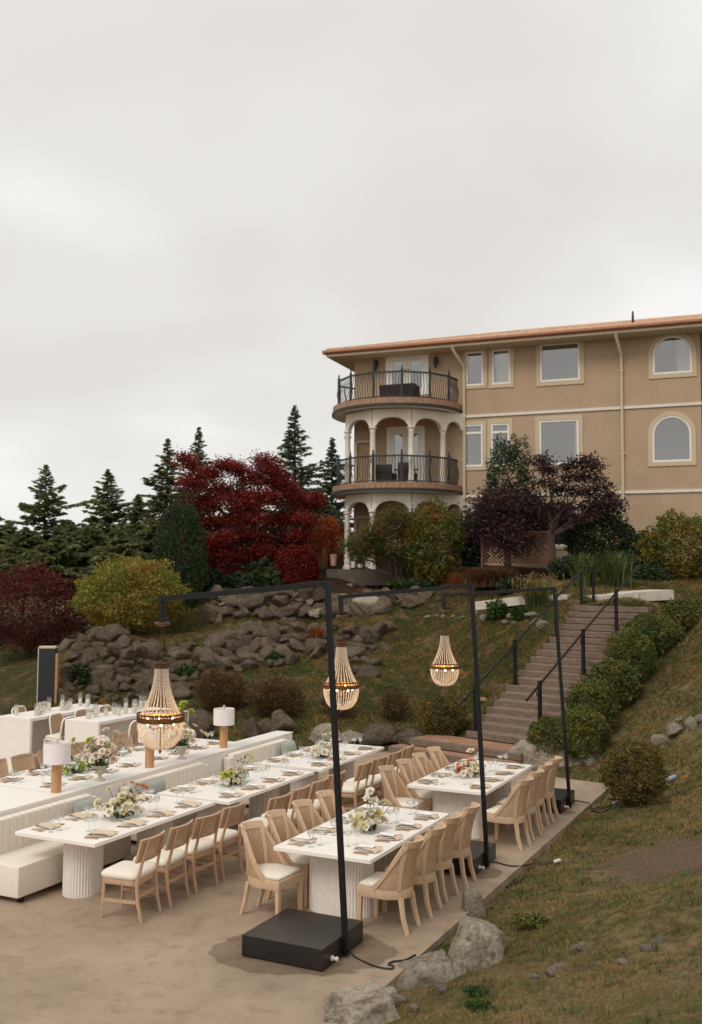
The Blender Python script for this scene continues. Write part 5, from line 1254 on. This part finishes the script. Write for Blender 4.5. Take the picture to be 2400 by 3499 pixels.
for i,(dx,dy,w,l) in enumerate(((180,1560,62,'dark fern thicket at the left end of the rockery'),(620,1508,34,'bright green fern in the rockery behind the big chandelier'),(420,1545,40,'leafy fern in the rockery left of the big chandelier'),(1135,1408,60,'green leafy plant beside the pale path'),(1180,1412,40,'small leafy plant right of the path border'))):
    bush(dx,dy,w,w*.75,LM['fern' if i else 'rhodo'],l,1000,.11,'fern',130+i,.3,inner=.2,stems=False,cat='plant')
# ------------------------------------------------------------------ table settings
plate = MB().lathe([(.0,.0),(.085,.0),(.138,.012),(.142,.017),(.10,.010),(.09,.012),(.07,.014),(.11,.026),(.112,.03),(.07,.022),(.0,.02)], 28, close=False).mesh('dinner_plate', smooth=50); plate.materials.append(M['porcelain'])
def goblet_mesh(h, r, bowl):
    prof = [(.0,.0),(.036,.0),(.034,.004),(.006,.01),(.0045,.02),(.0045,h-bowl),(r*.7,h-bowl*.75),(r,h-bowl*.35),(r*.93,h)]
    inn = [(r*.90,h),(r*.94,h-bowl*.35),(r*.62,h-bowl*.72),(.0,h-bowl*.9)]
    me = MB().lathe(prof+inn, 14, close=False).mesh('glass', smooth=50); me.materials.append(M['glass']); return me
gob, coupe = goblet_mesh(.185,.042,.095), goblet_mesh(.165,.055,.055)
tumb = MB().lathe([(.0,0),(.034,0),(.042,.10),(.039,.10),(.032,.008),(0,.008)], 14, close=False).mesh('glass', smooth=50); tumb.materials.append(M['glass'])
def flat(pts, z, th): return MB().loft([[(x,y,z) for x,y in pts],[(x,y,z+th) for x,y in pts]])
fork = flat([(-.003,-.095),(.003,-.095),(.0035,.02),(.010,.045),(.011,.095),(.007,.095),(.006,.06),(.002,.06),(.002,.095),(-.002,.095),(-.002,.06),(-.006,.06),(-.007,.095),(-.011,.095),(-.010,.045),(-.0035,.02)], .003, .004).mesh('fork'); fork.materials.append(M['gold'])
knife = flat([(-.004,-.105),(.004,-.105),(.004,.0),(.009,.01),(.009,.09),(.002,.115),(-.004,.1)], .003, .004).mesh('knife'); knife.materials.append(M['gold'])
spoon = flat([(-.003,-.095),(.003,-.095),(.003,.04),(.013,.06),(.016,.078),(.010,.097),(0,.1),(-.010,.097),(-.016,.078),(-.013,.06),(-.003,.04)], .003, .004).mesh('spoon'); spoon.materials.append(M['gold'])
card = MB().box(-.05,.05,-.095,.095,0,.002).mesh('menu_card'); card.materials.append(M['paper'])
def napkin_mesh(seed, w, l):
    def fn(a, b):
        x, y = (a-.5)*w, (b-.5)*l; ed = max(0, abs(y)-.10)
        z = .034 - ed*.45 + .006*math.sin(a*9+seed+b*3) + .005*mnoise.noise(Vector((x*22,y*22,seed))); z = max(z, .006)
        return ((x+.012*math.sin(b*5+seed), y, z), (0,0,1))
    me = MB().slab(fn, 8, 14, .005).mesh('napkin', smooth=60); me.materials.append(M['linen']); return me
naps = [napkin_mesh(i*2.3, .13+.02*i, .30) for i in range(4)]
r = random.Random(11)
def one(name, me, loc, rz, label, cat, group):
    o = link(name, me, None, loc, rz); tag(o, label, cat, group)
def setting(s, t, side, tname, place_, menu, z=.76):
    """side +1: guest sits at +t"""
    rz = PR + (-math.pi/2 if side < 0 else math.pi/2)       # local +y points to the table middle
    c, n_ = math.cos(rz), math.sin(rz)
    def L_(x, y, h=0.001): p = S(s,t,z+h); return Vector((p.x+x*c-y*n_, p.y+x*n_+y*c, p.z))
    w = 'at the %s setting, %s' % (place_, tname)
    j = lambda a: r.uniform(-a,a)
    one('dinner_plate', plate, L_(0,0), 0, 'white stacked dinner plates %s' % w, 'plate', 'plates on the dining tables')
    one('napkin', r.choice(naps), L_(.01,-.01), rz+j(.2), 'sand linen napkin %s' % w, 'napkin', 'napkins on the dining tables')
    if menu: one('menu_card', card, L_(.0,.01,.047), rz+j(.15), 'white menu card %s' % w, 'menu card', 'menu cards on the dining tables')
    one('fork', fork, L_(-.185,-.01), rz+j(.12), 'outer gold fork %s' % w, 'fork', 'gold cutlery')
    one('fork', fork, L_(-.155,0), rz+j(.1), 'inner gold fork %s' % w, 'fork', 'gold cutlery')
    one('knife', knife, L_(.165,0), rz+j(.1), 'gold knife %s' % w, 'knife', 'gold cutlery')
    one('spoon', spoon, L_(.195,-.01), rz+j(.1), 'gold spoon %s' % w, 'spoon', 'gold cutlery')
    one('goblet', gob, L_(.15+j(.02),.20+j(.02)), j(3), 'tall cut glass goblet %s' % w, 'goblet', 'glasses on the dining tables')
    one('coupe_glass', coupe, L_(.06+j(.02),.25+j(.02)), j(3), 'wide coupe glass %s' % w, 'coupe glass', 'glasses on the dining tables')
PW = ['first','second','third','fourth']
for k, w, s0, t0, ped in TABLES:
    for side, tt_, sw in ((1, t0-.20, 'right side of'), (-1, t0-1.01, 'left side of')):
        for i in range(4):
            s = s0+.34+i*.585
            if k == 'K1' and (i < 2 or side > 0): continue
            if k in ('K2','K3') and side > 0 and i > 2: pass
            setting(s, tt_, side, '%s %s' % (sw, w), PW[i], k != 'L1')
# ------------------------------------------------------------------ flowers
def bloom(name, mat, r0, npet, cup, seed, centre=None):
    rr = np.random.default_rng(seed); mb = MB()
    for i in range(npet):
        q = (i+.5)/npet; a = i*2.39996; el = (1-q)*1.35*cup+.12; rad = r0*(.35+.65*q)
        d = Vector((math.cos(a)*math.cos(el), math.sin(a)*math.cos(el), math.sin(el))); sd = Vector((-math.sin(a), math.cos(a), 0)); up = sd.cross(d)*-1
        w = r0*.42*(.5+.5*q)*rr.uniform(.8,1.2); p0 = d*rad*.15; p1 = d*rad*.65+up*.1*r0; p2 = d*rad*rr.uniform(.9,1.1)
        mb.add([p0, p1-sd*w, p2-sd*w*.35+up*.12*r0, p2+sd*w*.35+up*.12*r0, p1+sd*w], [(0,1,2,3,4)])
    me = mb.mesh(name); me.materials.append(mat)
    return me
def pet(name, a, b): return leafmat(name, lin(*a), lin(*b), None, transl=.3)
FL = {'ivory': pet('ivory_petal',(240,232,206),(226,214,180)), 'white': pet('white_petal_b',(246,240,228),(232,224,208)), 'blush': pet('blush_petal',(238,216,196),(222,196,174)), 'coral': pet('coral_petal',(222,158,124),(204,130,98)), 'lime': pet('lime_petal',(196,204,92),(160,176,66)), 'cream': pet('cream_petal',(238,226,180),(222,208,150))}
BM_ = {}
for c in FL:
    BM_[c] = [bloom('bloom', FL[c], .05, 26, 1.0, 1), bloom('bloom', FL[c], .042, 16, .55, 2), bloom('bloom', FL[c], .06, 34, 1.15, 3)]
M['stem'] = simple('green_stem', lin(88,104,58), lin(66,84,44), 10, .7)
M['vase'] = simple('dark_bowl', lin(58,60,50), lin(44,46,40), 10, .5)
LM['flowerleaf'] = leafmat('flower_foliage', lin(92,112,54), lin(58,80,38), None, transl=.3)
def arrangement(loc, label, spec, seed, rx=.30, ry=.17, h=.22, leaves=120, tall=(), vase='bowl', z0=.03, name='flower_arrangement', dirx=0):
    """spec: {colour: count}; tall: extra stems (dx,dy,z,colour)"""
    rr = np.random.default_rng(seed); o = empty(name, loc, PR+dirx); tag(o, label, 'flowers', 'floral arrangements')
    if vase == 'bowl': MB().lathe([(.05,0),(.075,.02),(.08,.045),(.07,.05),(.05,.02),(0,.02)], 18, close=False).build('bowl', M['vase'], o, smooth=50)
    else: MB().lathe([(.075,0),(.075,.02),(.035,.04),(.028,.08),(.05,.11),(.095,.16),(.12,.21),(.125,.225),(.11,.22),(.06,.15),(0,.13)], 20, close=False).build('urn', M['stonepot'], o, smooth=50)
    cen = []
    sm = MB()
    for c, n in spec.items():
        for i in range(int(n*1.7)):
            a = rr.uniform(0,6.283); q = rr.uniform(0,1)**.5; x, y = rx*q*math.cos(a), ry*q*math.sin(a); z = z0+h*(1-.65*q*q)*rr.uniform(.35,1.0)
            cen.append((x,y,z,c))
    cen += list(tall)
    for x,y,z,c in cen:
        k = rr.uniform(1.0,1.5); out = Vector((x/max(rx,.01)*.7, y/max(ry,.01)*.7-.45, .8)).normalized()
        e_ = out.to_track_quat('Z','Y').to_euler(); b_ = link('bloom', BM_[c][rr.integers(3)], o, (x,y,z), (e_.x,e_.y,e_.z), k)
        sm.tube([(x*.1,y*.1,z0*.6),(x*.6,y*.6,z*.6+z0*.2),(x,y,z)], .0035, 4, cap=False)
    sm.build('stems', M['stem'], o)
    C = np.array([(x,y,z) for x,y,z,_ in cen]); k = rr.integers(len(C), size=leaves); P = C[k]*rr.uniform(.5,1.0,(leaves,1))+rr.normal(size=(leaves,3))*[.05,.05,.035]; P[:,2] = np.maximum(P[:,2], z0*.6)
    V, F_ = leaf_quads(P, .055, rr, .45); stuff(np_mesh('foliage', V, F_, LM['flowerleaf'], o))
    return o
arrangement(S(.30,-3.62,.76),'cream dahlia arrangement with coral sprays on the nearest table',{'ivory':14,'white':6,'cream':6,'coral':1},201,.20,.30,.26,168,[(.02,.30,.34,'coral'),(.08,.36,.30,'coral'),(.0,.22,.38,'coral'),(.06,.3,.24,'coral'),(-.1,-.1,.36,'cream'),(-.12,-.28,.22,'ivory'),(.1,.4,.16,'coral')])
arrangement(S(2.72,-3.48,.76),'low cream and moss green arrangement on the middle bench table',{'ivory':8,'blush':5,'lime':6,'cream':3},202,.16,.30,.22,168,[(.05,.25,.38,'cream'),(.1,.3,.34,'cream')])
arrangement(S(5.35,-3.40,.76),'white and blush arrangement with tall yellow stem on the far bench table',{'ivory':9,'white':5,'blush':6},203,.16,.28,.22,120,[(.05,.25,.48,'cream'),(.1,.15,.36,'ivory'),(0,.1,.34,'blush')])
arrangement(S(1.18,-.55,.76),'cream rose arrangement with loose dark buds on the front right table',{'cream':12,'ivory':8,'white':4},204,.16,.24,.2,52,[(.0,-.1,.40,'white'),(.05,.0,.34,'white'),(.1,.22,.28,'cream'),(.12,.35,.24,'cream'),(-.12,-.28,.2,'white'),(.02,-.04,.46,'white')])
arrangement(S(4.95,-.60,.76),'coral and ivory arrangement on the rear right table',{'ivory':10,'coral':6,'blush':4},205,.16,.28,.22,96,[(.0,.05,.36,'ivory'),(-.1,-.25,.2,'coral'),(.1,.15,.3,'ivory')])
arrangement(S(1.42,-4.90,.905),'stone urn of white dahlias and lime flowers on the partition',{'white':12,'blush':10,'ivory':8},206,.26,.22,.42,150,[(-.18,-.34,.60,'lime'),(-.25,-.30,.50,'lime'),(-.28,-.38,.42,'lime'),(-.3,-.3,.34,'lime'),(-.1,-.12,.56,'lime'),(-.32,-.42,.30,'lime'),(-.3,-.35,.2,'lime'),(.05,.05,.70,'blush'),(.12,.2,.64,'blush'),(.2,.3,.5,'blush'),(.25,.3,.38,'blush'),(.1,.3,.34,'white')],'urn',.24,'flower_urn')
arrangement(S(3.36,-4.88,.905),'stone urn of blush roses and tall green spires on the partition',{'white':9,'blush':10,'ivory':10},207,.22,.24,.36,160,[(-.02,.0,.72,'blush'),(0,.0,.80,'lime'),(.0,.03,.86,'lime'),(.08,.12,.74,'lime'),(.09,.14,.68,'lime'),(-.03,-.02,.66,'blush'),(.1,.2,.5,'blush'),(.15,.3,.4,'blush'),(.18,.38,.34,'ivory')],'urn',.24,'flower_urn')
arrangement(S(2.35,-6.15,.76),'low lime and white arrangement on the table behind the near lamp',{'lime':10,'white':6,'ivory':3},208,.16,.36,.2,168,[(-.1,-.3,.3,'lime')])
arrangement(S(4.95,-6.15,.76),'low green arrangement on the table behind the second urn',{'lime':6,'white':6,'ivory':3},209,.16,.34,.18,210)
# taper candles in glass holders
def taper(s, t, label):
    o = empty('taper_candle', S(s,t,.76)); tag(o, label, 'candle', 'sage taper candles')
    MB().lathe([(0,0),(.036,0),(.03,.006),(.007,.02),(.006,.08),(.02,.10),(.022,.13),(.012,.13),(.012,.1)], 12, close=False).build('holder', M['glass'], o, smooth=50)
    MB().lathe([(.011,.10),(.010,.34),(.004,.35)], 10).tube([(0,0,.35),(.001,0,.365)], .0015, 4).build('taper', M['sagecandle'], o, smooth=40)
for s, t, l in ((2.42,-3.30,'sage taper candle left in the pair on the middle bench table'),(2.58,-3.25,'sage taper candle right in the pair on the middle bench table'),(5.05,-3.28,'sage taper candle left in the pair on the far bench table'),(5.22,-3.30,'sage taper candle right in the pair on the far bench table'),(5.75,-3.3,'sage taper candle right of the post on the far bench table'),(1.95,-6.0,'sage taper candle behind the near lamp')): taper(s,t,l)

# ------------------------------------------------------------------ speaker panel, cords, litter, loose rocks
p = hit(160, 2405); sp = empty('speaker_column', p, .12); tag(sp, 'tall charcoal speaker column with pale taped top beside the rockery', 'speaker')
k = p.y/FPX; hh = (2405-2218)*k
MB().box(-27*k,27*k,-.16,.16,.04,hh).build('cabinet', M['grille'], sp, bevel=.01)
MB().box(27*k,35*k,-.14,.16,.0,hh*.9).build('wooden_side', M['lampwood'], sp); MB().box(-30*k,-27*k,-.15,.15,.0,hh).build('metal_edge', M['plug'], sp)
MB().box(-28*k,28*k,-.165,.165,hh,hh+.05).build('tape_cap', M['linen'], sp)
def cord(label, pts, name='power_cord', rad=.009):
    sm = []
    for i in range(len(pts)-1):
        p0, p1, p2, p3 = pts[max(i-1,0)], pts[i], pts[i+1], pts[min(i+2,len(pts)-1)]
        for j in range(6):
            t = j/6; sm.append(.5*((2*p1)+(p2-p0)*t+(2*p0-5*p1+4*p2-p3)*t*t+(3*p1-p0-3*p2+p3)*t**3))
    sm.append(pts[-1]); o = MB().tube(sm, rad, 6).build(name, M['cord'], None, smooth=60); tag(o, label, 'cord', 'black power cords'); return o
def G_(px, py, dz=.012):
    q = at_z(px, py, dz); s, t = toS(q.x, q.y)
    if in_poly(np.array([s]), np.array([t]), PATIO)[0]: return q
    h = hit(px, py, near=4); return h+Vector((0,0,.02))
def plug(px, py, label):
    q = G_(px, py); o = MB().lathe([(.0,-.06),(.022,-.055),(.026,-.02),(.026,.03),(.018,.05),(0,.055)], 10).build('cord_connector', M['plug'], None, smooth=50); o.rotation_euler = (0,1.4,.3); o.location = q+Vector((0,0,.03)); tag(o, label, 'plug', 'pale cord connectors')
b1 = S(-.74,.09,.1); b2 = S(2.89,.36,.1); b3 = S(6.86,.49,.1)
cord('black cord running from the nearest stand base to the front rocks', [b1, G_(1215,3270), G_(1280,3300), G_(1335,3310), G_(1345,3300), G_(1328,3295), G_(1345,3285), G_(1385,3280), G_(1420,3262)])
cord('black cord from the middle stand base across the patio edge', [b2, G_(1690,2945), G_(1760,2960), G_(1830,2958), G_(1890,2955)])
plug(1905, 2958, 'pale connector at the end of the middle cord on the grass')
cord('coiled black cord lying in the grass beside the patio edge', [G_(1870,2962), G_(1830,2965), G_(1800,2990), G_(1775,3020), G_(1735,3030), G_(1700,3040), G_(1720,3015), G_(1755,3012), G_(1758,3030), G_(1700,3045), G_(1680,3060), G_(1675,3085)])
cord('black cord from the farthest stand base into the grass', [b3, G_(1965,2735), G_(2010,2743), G_(2030,2750), G_(2020,2768), G_(2070,2758), G_(2095,2755)])
cord('looped black cord in the grass below the round boxwood', [G_(2095,2758), G_(2130,2765), G_(2100,2760), G_(2050,2770), G_(2025,2775), G_(2060,2780), G_(2110,2752)])
plug(2105, 2753, 'pale connector in the grass below the round boxwood')
cord('thin black cord hanging over the patio corner by the boxwood', [G_(2066,2652), G_(2069,2680), G_(2073,2700)], rad=.007)
# bottle on the grass
M['bottle'] = glassmat('clear_plastic', (.80,.88,.95), .12, .08, .25); M['bluecap'] = simple('blue_label', lin(140,180,200), lin(120,160,186), 10, .4)
q = hit(2300, 2672); o = empty('water_bottle', q+Vector((0,0,.045))); o.rotation_euler = (0, math.radians(82), .5); tag(o, 'clear plastic water bottle lying on the grass at the right', 'bottle')
MB().lathe([(.0,-.13),(.036,-.13),(.038,-.1),(.036,0),(.038,.04),(.025,.1),(.014,.12),(.014,.135)], 14).build('bottle_body', M['bottle'], o, smooth=50)
MB().lathe([(.0386,-.02),(.0386,.04)], 14, close=False).build('label_band', M['bluecap'], o, smooth=180); MB().lathe([(.017,.13),(.017,.15),(0,.151)], 12).build('cap', M['paper'], o)
def hull_rock(dx, dy, pts, sc, rz, label, seed, lift=-.03):
    bm = bmesh.new(); [bm.verts.new(p) for p in pts]; bmesh.ops.convex_hull(bm, input=bm.verts[:])
    for v in [v for v in bm.verts if not v.link_faces]: bm.verts.remove(v)
    for _ in range(4): bmesh.ops.subdivide_edges(bm, edges=[e for e in bm.edges if e.calc_length() > .05], cuts=1, use_grid_fill=True)
    bmesh.ops.triangulate(bm, faces=bm.faces[:]); bmesh.ops.smooth_vert(bm, verts=bm.verts[:], factor=.35, use_axis_x=True, use_axis_y=True, use_axis_z=True)
    for v in bm.verts:
        c = v.co; d = .030*mnoise.noise(c*4+Vector((seed,0,0))) + .018*mnoise.noise(c*11+Vector((seed,2,0))) + .012*abs(mnoise.noise(Vector((c.x*3,c.y*3,c.z*14+seed)))); v.co = c + c.normalized()*d
    me = bpy.data.meshes.new('boulder'); bm.to_mesh(me); bm.free(); me.materials.append(M['rockpale']); me.polygons.foreach_set('use_smooth', [True]*len(me.polygons)); me.update(); me.set_sharp_from_angle(angle=math.radians(50))
    o = link('boulder', me, None, hitD(dx,dy,near=4)+Vector((0,.1,lift)), rz, sc); tag(o, label, 'rock'); return o
# stones: the long flat slab, foreground outcrop, loose rocks
hull_rock(1268, 1730, [(-1.0,-.3,-.15),(.9,-.35,-.15),(.95,.4,-.15),(-.9,.4,-.15),(-.95,-.22,.24),(-.4,-.3,.36),(.3,-.28,.42),(.85,-.2,.40),(.8,.3,.46),(0,.3,.5),(-.8,.3,.38)], 1.0, PR+.15, 'long flat pale rock ledge between stairs and round boxwood', 13)
boulder(1355,1735,85,50,'pale flat stone at the right end of the rock ledge',ROCKSP[2],.4,.6,sink=.3)
boulder(1400,1818,36,26,'single pale stone in the grass below the round boxwood',ROCKSP[3],.3,sink=.2)
for i,(dx,dy,w,h,l) in enumerate(((1500,1690,46,30,'grey stone in the grass above the round boxwood'),(1535,1672,62,34,'flat brown rock above the round boxwood'),(1570,1655,34,36,'upright grey rock near the right picture edge'),(1590,1645,30,30,'rock cut by the right picture edge'),(1545,1640,26,10,'thin pale flat stone on the grassy slope'))):
    boulder(dx,dy,w,h,l,ROCKSP[(i*2+1)%6],i,.7,'loose rocks on the right slope',sink=.2)
hull_rock(1078, 2200, [(-.40,-.26,-.15),(.36,-.24,-.15),(.46,.34,-.15),(-.30,.40,-.15),(-.24,-.16,.26),(.02,-.26,.34),(.30,-.12,.36),(.42,.18,.30),(-.10,.26,.46),(-.04,-.02,.48),(.2,.3,.4)], (.8,.8,.92), .1, 'large pale angular rock in the foreground at the patio edge', 3)
hull_rock(1075, 2085, [(-.13,-.12,-.1),(.16,-.12,-.1),(.2,.14,-.1),(-.12,.14,-.1),(-.12,-.06,.26),(.03,-.1,.34),(.06,.08,.31),(-.08,.08,.33),(.14,.0,.14)], 1.0, .2, 'upright pale rock leaning over the patio edge', 5)
hull_rock(950, 2235, [(-.40,-.22,-.1),(.34,-.30,-.1),(.42,.22,-.1),(-.28,.30,-.1),(-.26,-.1,.08),(.0,-.22,.14),(.3,-.16,.20),(.32,.14,.24),(-.1,.2,.14)], 1.0, .3, 'low pale rock outcrop where the near cord disappears', 7)
hull_rock(790, 2330, [(-.45,-.3,-.1),(.40,-.34,-.1),(.46,.28,-.1),(-.22,.34,-.1),(-.30,-.1,.06),(.0,-.25,.10),(.34,-.2,.15),(.4,.2,.17),(.0,.25,.12)], 1.0, .5, 'flat grey rock at the bottom edge of the picture', 9, .05)
hull_rock(862, 2285, [(-.24,-.16,-.1),(.26,-.2,-.1),(.26,.18,-.1),(-.18,.2,-.1),(-.14,-.08,.06),(.05,-.12,.11),(.2,.0,.10),(.0,.14,.12)], 1.0, .9, 'middle rock of the foreground outcrop along the patio edge', 11)
for i,(dx,dy,w,h) in enumerate(((870,2268,40,34),(895,2290,60,40),(860,2310,50,30),(1330,2165,44,26),(1305,2160,24,12),(1255,2215,40,22),(1215,2222,24,14),(1355,2195,34,18),(1420,2190,38,16),(1480,2165,52,22),(1500,2150,46,22),(1275,2200,30,18),(940,2295,30,18),(1000,2250,34,24))):
    boulder(dx,dy,w,h,'small %s stone in the foreground turf, %s' % (['grey','pale','flat','round'][i%4], ['beside the flat grey rock','below the low outcrop','at the bottom edge','left in the stone row','tiny one in the stone row','under the big angular rock','left of the gravel strip','middle of the stone row','right in the stone row','largest at the right','behind the largest right one','near the angular rock','beside the bottom outcrop','between outcrop and angular rock'][i]),ROCKSP[i%6],i*.9,.8,'small stones in the foreground turf',sink=.35)
for i,(dx,dy,w,h,l) in enumerate(((772,1500,26,20,'small stone on the lawn under the second chandelier'),(770,1530,14,22,'pale pebble right below the second chandelier'),(1425,1590,14,10,'pale pebble on the slope by the hedge'),(1200,1560,10,8,'tiny pale stone beside the stairs'))):
    boulder(dx,dy,w,h,l,ROCKSP[i%6],i,.8,'small stones on the lawn')
o = MB().box(-.17,.17,-.11,.11,0,.03).build('paver', M['tread'], None, bevel=.006); o.location = hitD(1098,1592)+Vector((0,0,.04)); o.rotation_euler = (.35,.1,.5); tag(o, 'loose tan paving slab lying on the lawn beside the stairs', 'paver')
for dx,dy,w,l in ((300,1500,30,'moss cushion high on the left of the rockery'),(350,1560,36,'green weed tuft low in the rockery left of the chandelier'),(560,1480,30,'moss patch mid rockery right of the chandelier chain'),(640,1500,26,'small weed tuft under the rockery lip'),(800,1470,30,'moss cushion right of the second chandelier chain'),(250,1540,32,'weed tuft beside the fern thicket'),(455,1505,34,'yellow moss patch on the rockery'),(690,1465,28,'moss cushion on an upper rockery stone'),(905,1668,50,'bright moss strip on the flat dark boulder'),(1205,2110,90,'orange moss cushion behind the big angular rock'),(1080,2262,50,'green clover patch at the foot of the big angular rock'),(1090,2300,60,'bright green weed patch in the foreground turf')):
    bush(dx,dy,w,w*.26,LM['box' if w>45 else 'pieris'] if dx<1078 or dx>1100 else LM['fern'],l,900,.035,'moss_patch',300+int(dx),.2,inner=.3,stems=False,cat='moss',depth=.8)
# terrace clutter
for dx,dy,w,h,l,mt in ((757,1284,16,26,'tan planter box beside the left column','oak'),(802,1288,12,14,'small white pot on the terrace','porcelain'),(818,1288,14,8,'low white tray on the terrace','porcelain'),(836,1287,16,22,'cream flower pot under the pieris','stonepot')):
    q = at_y(dx*D2S, dy*D2S, 37.3); k = D2S/FPX*37.3; o = empty('planter', q); tag(o, l, 'planter')
    MB().lathe([(w*k*.38,0),(w*k*.5,h*k*.9),(w*k*.54,h*k*.92),(w*k*.54,h*k),(w*k*.4,h*k),(w*k*.36,h*k*.8),(0,h*k*.8)], 14, close=False).build('pot', M[mt], o, smooth=40)
    MB().lathe([(0,h*k*.84),(w*k*.37,h*k*.84)], 14, close=False).build('soil', M['bark'], o)
fa, fb = at_y(-60, 2235, 44), at_y(150, 2215, 44); fn = empty('slat_fence', fa, math.atan2(fb.y-fa.y, fb.x-fa.x)); tag(fn, 'dark vertical board fence at the left picture edge', 'fence')
FLn = (fb-fa).length; nb = int(FLn/.16)
for i in range(nb): MB().box(i*.16+.01,i*.16+.14,-.012,.012,-.3,1.25).build('board', M['barkdark'], fn)
MB().box(0,FLn,.02,.06,.9,1.0).build('rail', M['barkdark'], fn)
# ------------------------------------------------------------------ turf blades, fallen leaves
def scatter(n, ylo, yhi, power, r):
    """random spots on the visible right slope / lawn, in view-fan coordinates"""
    Yv = ylo+(yhi-ylo)*r.uniform(0,1,n)**power; a = r.uniform(-.40,.42,n); return a*Yv, Yv
r = np.random.default_rng(77)
xs, ys = [], []
x, y = scatter(620000, 4.5, 34, .85, r); s, t = toS(x, y); keep = ~in_poly(s, t, [(a+ (.0), b) for a, b in PATIO]) & (x > -9)
x, y, s, t = x[keep], y[keep], s[keep], t[keep]
nz = np.array([mnoise.noise(Vector((a*.8,b*.8,3.3))) + .6*mnoise.noise(Vector((a*2.7,b*2.7,9))) for a,b in zip(x,y)])
mound_d = np.hypot(x-mound.x, y-mound.y)
keep = (nz > r.uniform(-.75,.35,len(x))) & (mound_d > 1.0+.5*nz); x, y, nz = x[keep], y[keep], nz[keep]
P = np.stack([x, y, ground(x,y)+.0], -1)
gw = np.array([mnoise.noise(Vector((a*.9, b*.9, 0)))*.05 + mnoise.noise(Vector((a*3.1, b*3.1, 5)))*.022 for a, b in zip(x, y)]); s, t = toS(x,y); P[:,2] += np.where((t < 1.1) & (t > -18) & (s < 9.3), 0, gw) - .006
n = len(P); hgt = (.014+.030*r.uniform(0,1,n)**2)*(1+1.1*np.clip(nz,-.5,1))*np.clip(y/9,.8,1.9); az = r.uniform(0,6.283,n); ww = (.005*np.clip(y/8,.9,3.2)); ln = r.uniform(.3,2.2,n)*hgt
d = np.stack([np.cos(az),np.sin(az),0*az],-1); sd = np.stack([np.cos(az+1.57+r.normal(size=n)*.6),np.sin(az+1.57),0*az],-1)*ww[:,None]*.5
V = np.stack([P-sd, P+sd, P+d*ln[:,None]+np.array([0,0,1])*hgt[:,None]],1).reshape(-1,3)
gr = np_mesh('grass', V, np.arange(3*n).reshape(-1,3), LM['turfblade']); stuff(gr); gr['label'] = 'short patchy autumn grass on the slopes'; gr['category'] = 'grass'
print('grass', n)
# tufts and low weeds that stand out of the short turf
x, y = scatter(3600, 5.2, 30, .8, r); s, t = toS(x,y); keep = ~in_poly(s,t,PATIO) & (x > -7) & (np.hypot(x-mound.x,y-mound.y) > .9); x, y = x[keep], y[keep]
PP, HH = [], []
for a, b in zip(x, y):
    m_ = int(r.integers(10, 26)); rad = r.uniform(.03,.11); q = r.normal(size=(m_,2))*rad; PP.append(np.stack([a+q[:,0], b+q[:,1]],-1)); HH.append(np.full(m_, r.uniform(.03,.085)))
Q = np.concatenate(PP); hq = np.concatenate(HH)*r.uniform(.6,1.2,len(Q)); P = np.stack([Q[:,0],Q[:,1],ground(Q[:,0],Q[:,1])-.005],-1); n = len(P)
gw = np.array([mnoise.noise(Vector((a*.9,b*.9,0)))*.05 + mnoise.noise(Vector((a*3.1,b*3.1,5)))*.022 for a,b in Q]); s, t = toS(Q[:,0],Q[:,1]); P[:,2] += np.where((t < 1.1) & (t > -18) & (s < 9.3), 0, gw)
az = r.uniform(0,6.283,n); d = np.stack([np.cos(az),np.sin(az),0*az],-1); sd = np.stack([-np.sin(az),np.cos(az),0*az],-1)*(.005*np.clip(Q[:,1]/8,.9,2.6))[:,None]
V = np.stack([P-sd, P+sd, P+d*(hq*r.uniform(.3,1.2,n))[:,None]+np.array([0,0,1])*hq[:,None]],1).reshape(-1,3)
tf = np_mesh('grass', V, np.arange(3*n).reshape(-1,3), LM['greenblade']); stuff(tf); tf['label'] = 'taller green grass tufts dotted over the slopes'; tf['category'] = 'grass'
# fallen leaves
x, y = scatter(2600, 17, 37, 1, r); keep = (r.uniform(size=len(x)) < np.where((y>26)&(x<4), .8, .35)) & (x > -8); s, t = toS(x,y); keep &= ~in_poly(s,t,PATIO); x, y = x[keep], y[keep]
P = np.stack([x,y,ground(x,y)+.03],-1); V, F_ = leaf_quads(P, .06, r, .7, .8); lv = np_mesh('fallen_leaves', V, F_, LM['orange']); stuff(lv); lv['label'] = 'orange fallen leaves scattered over the lawn'; lv['category'] = 'leaves'
# the unused prototypes never stay at the origin: every prototype above was placed as the first of its kind
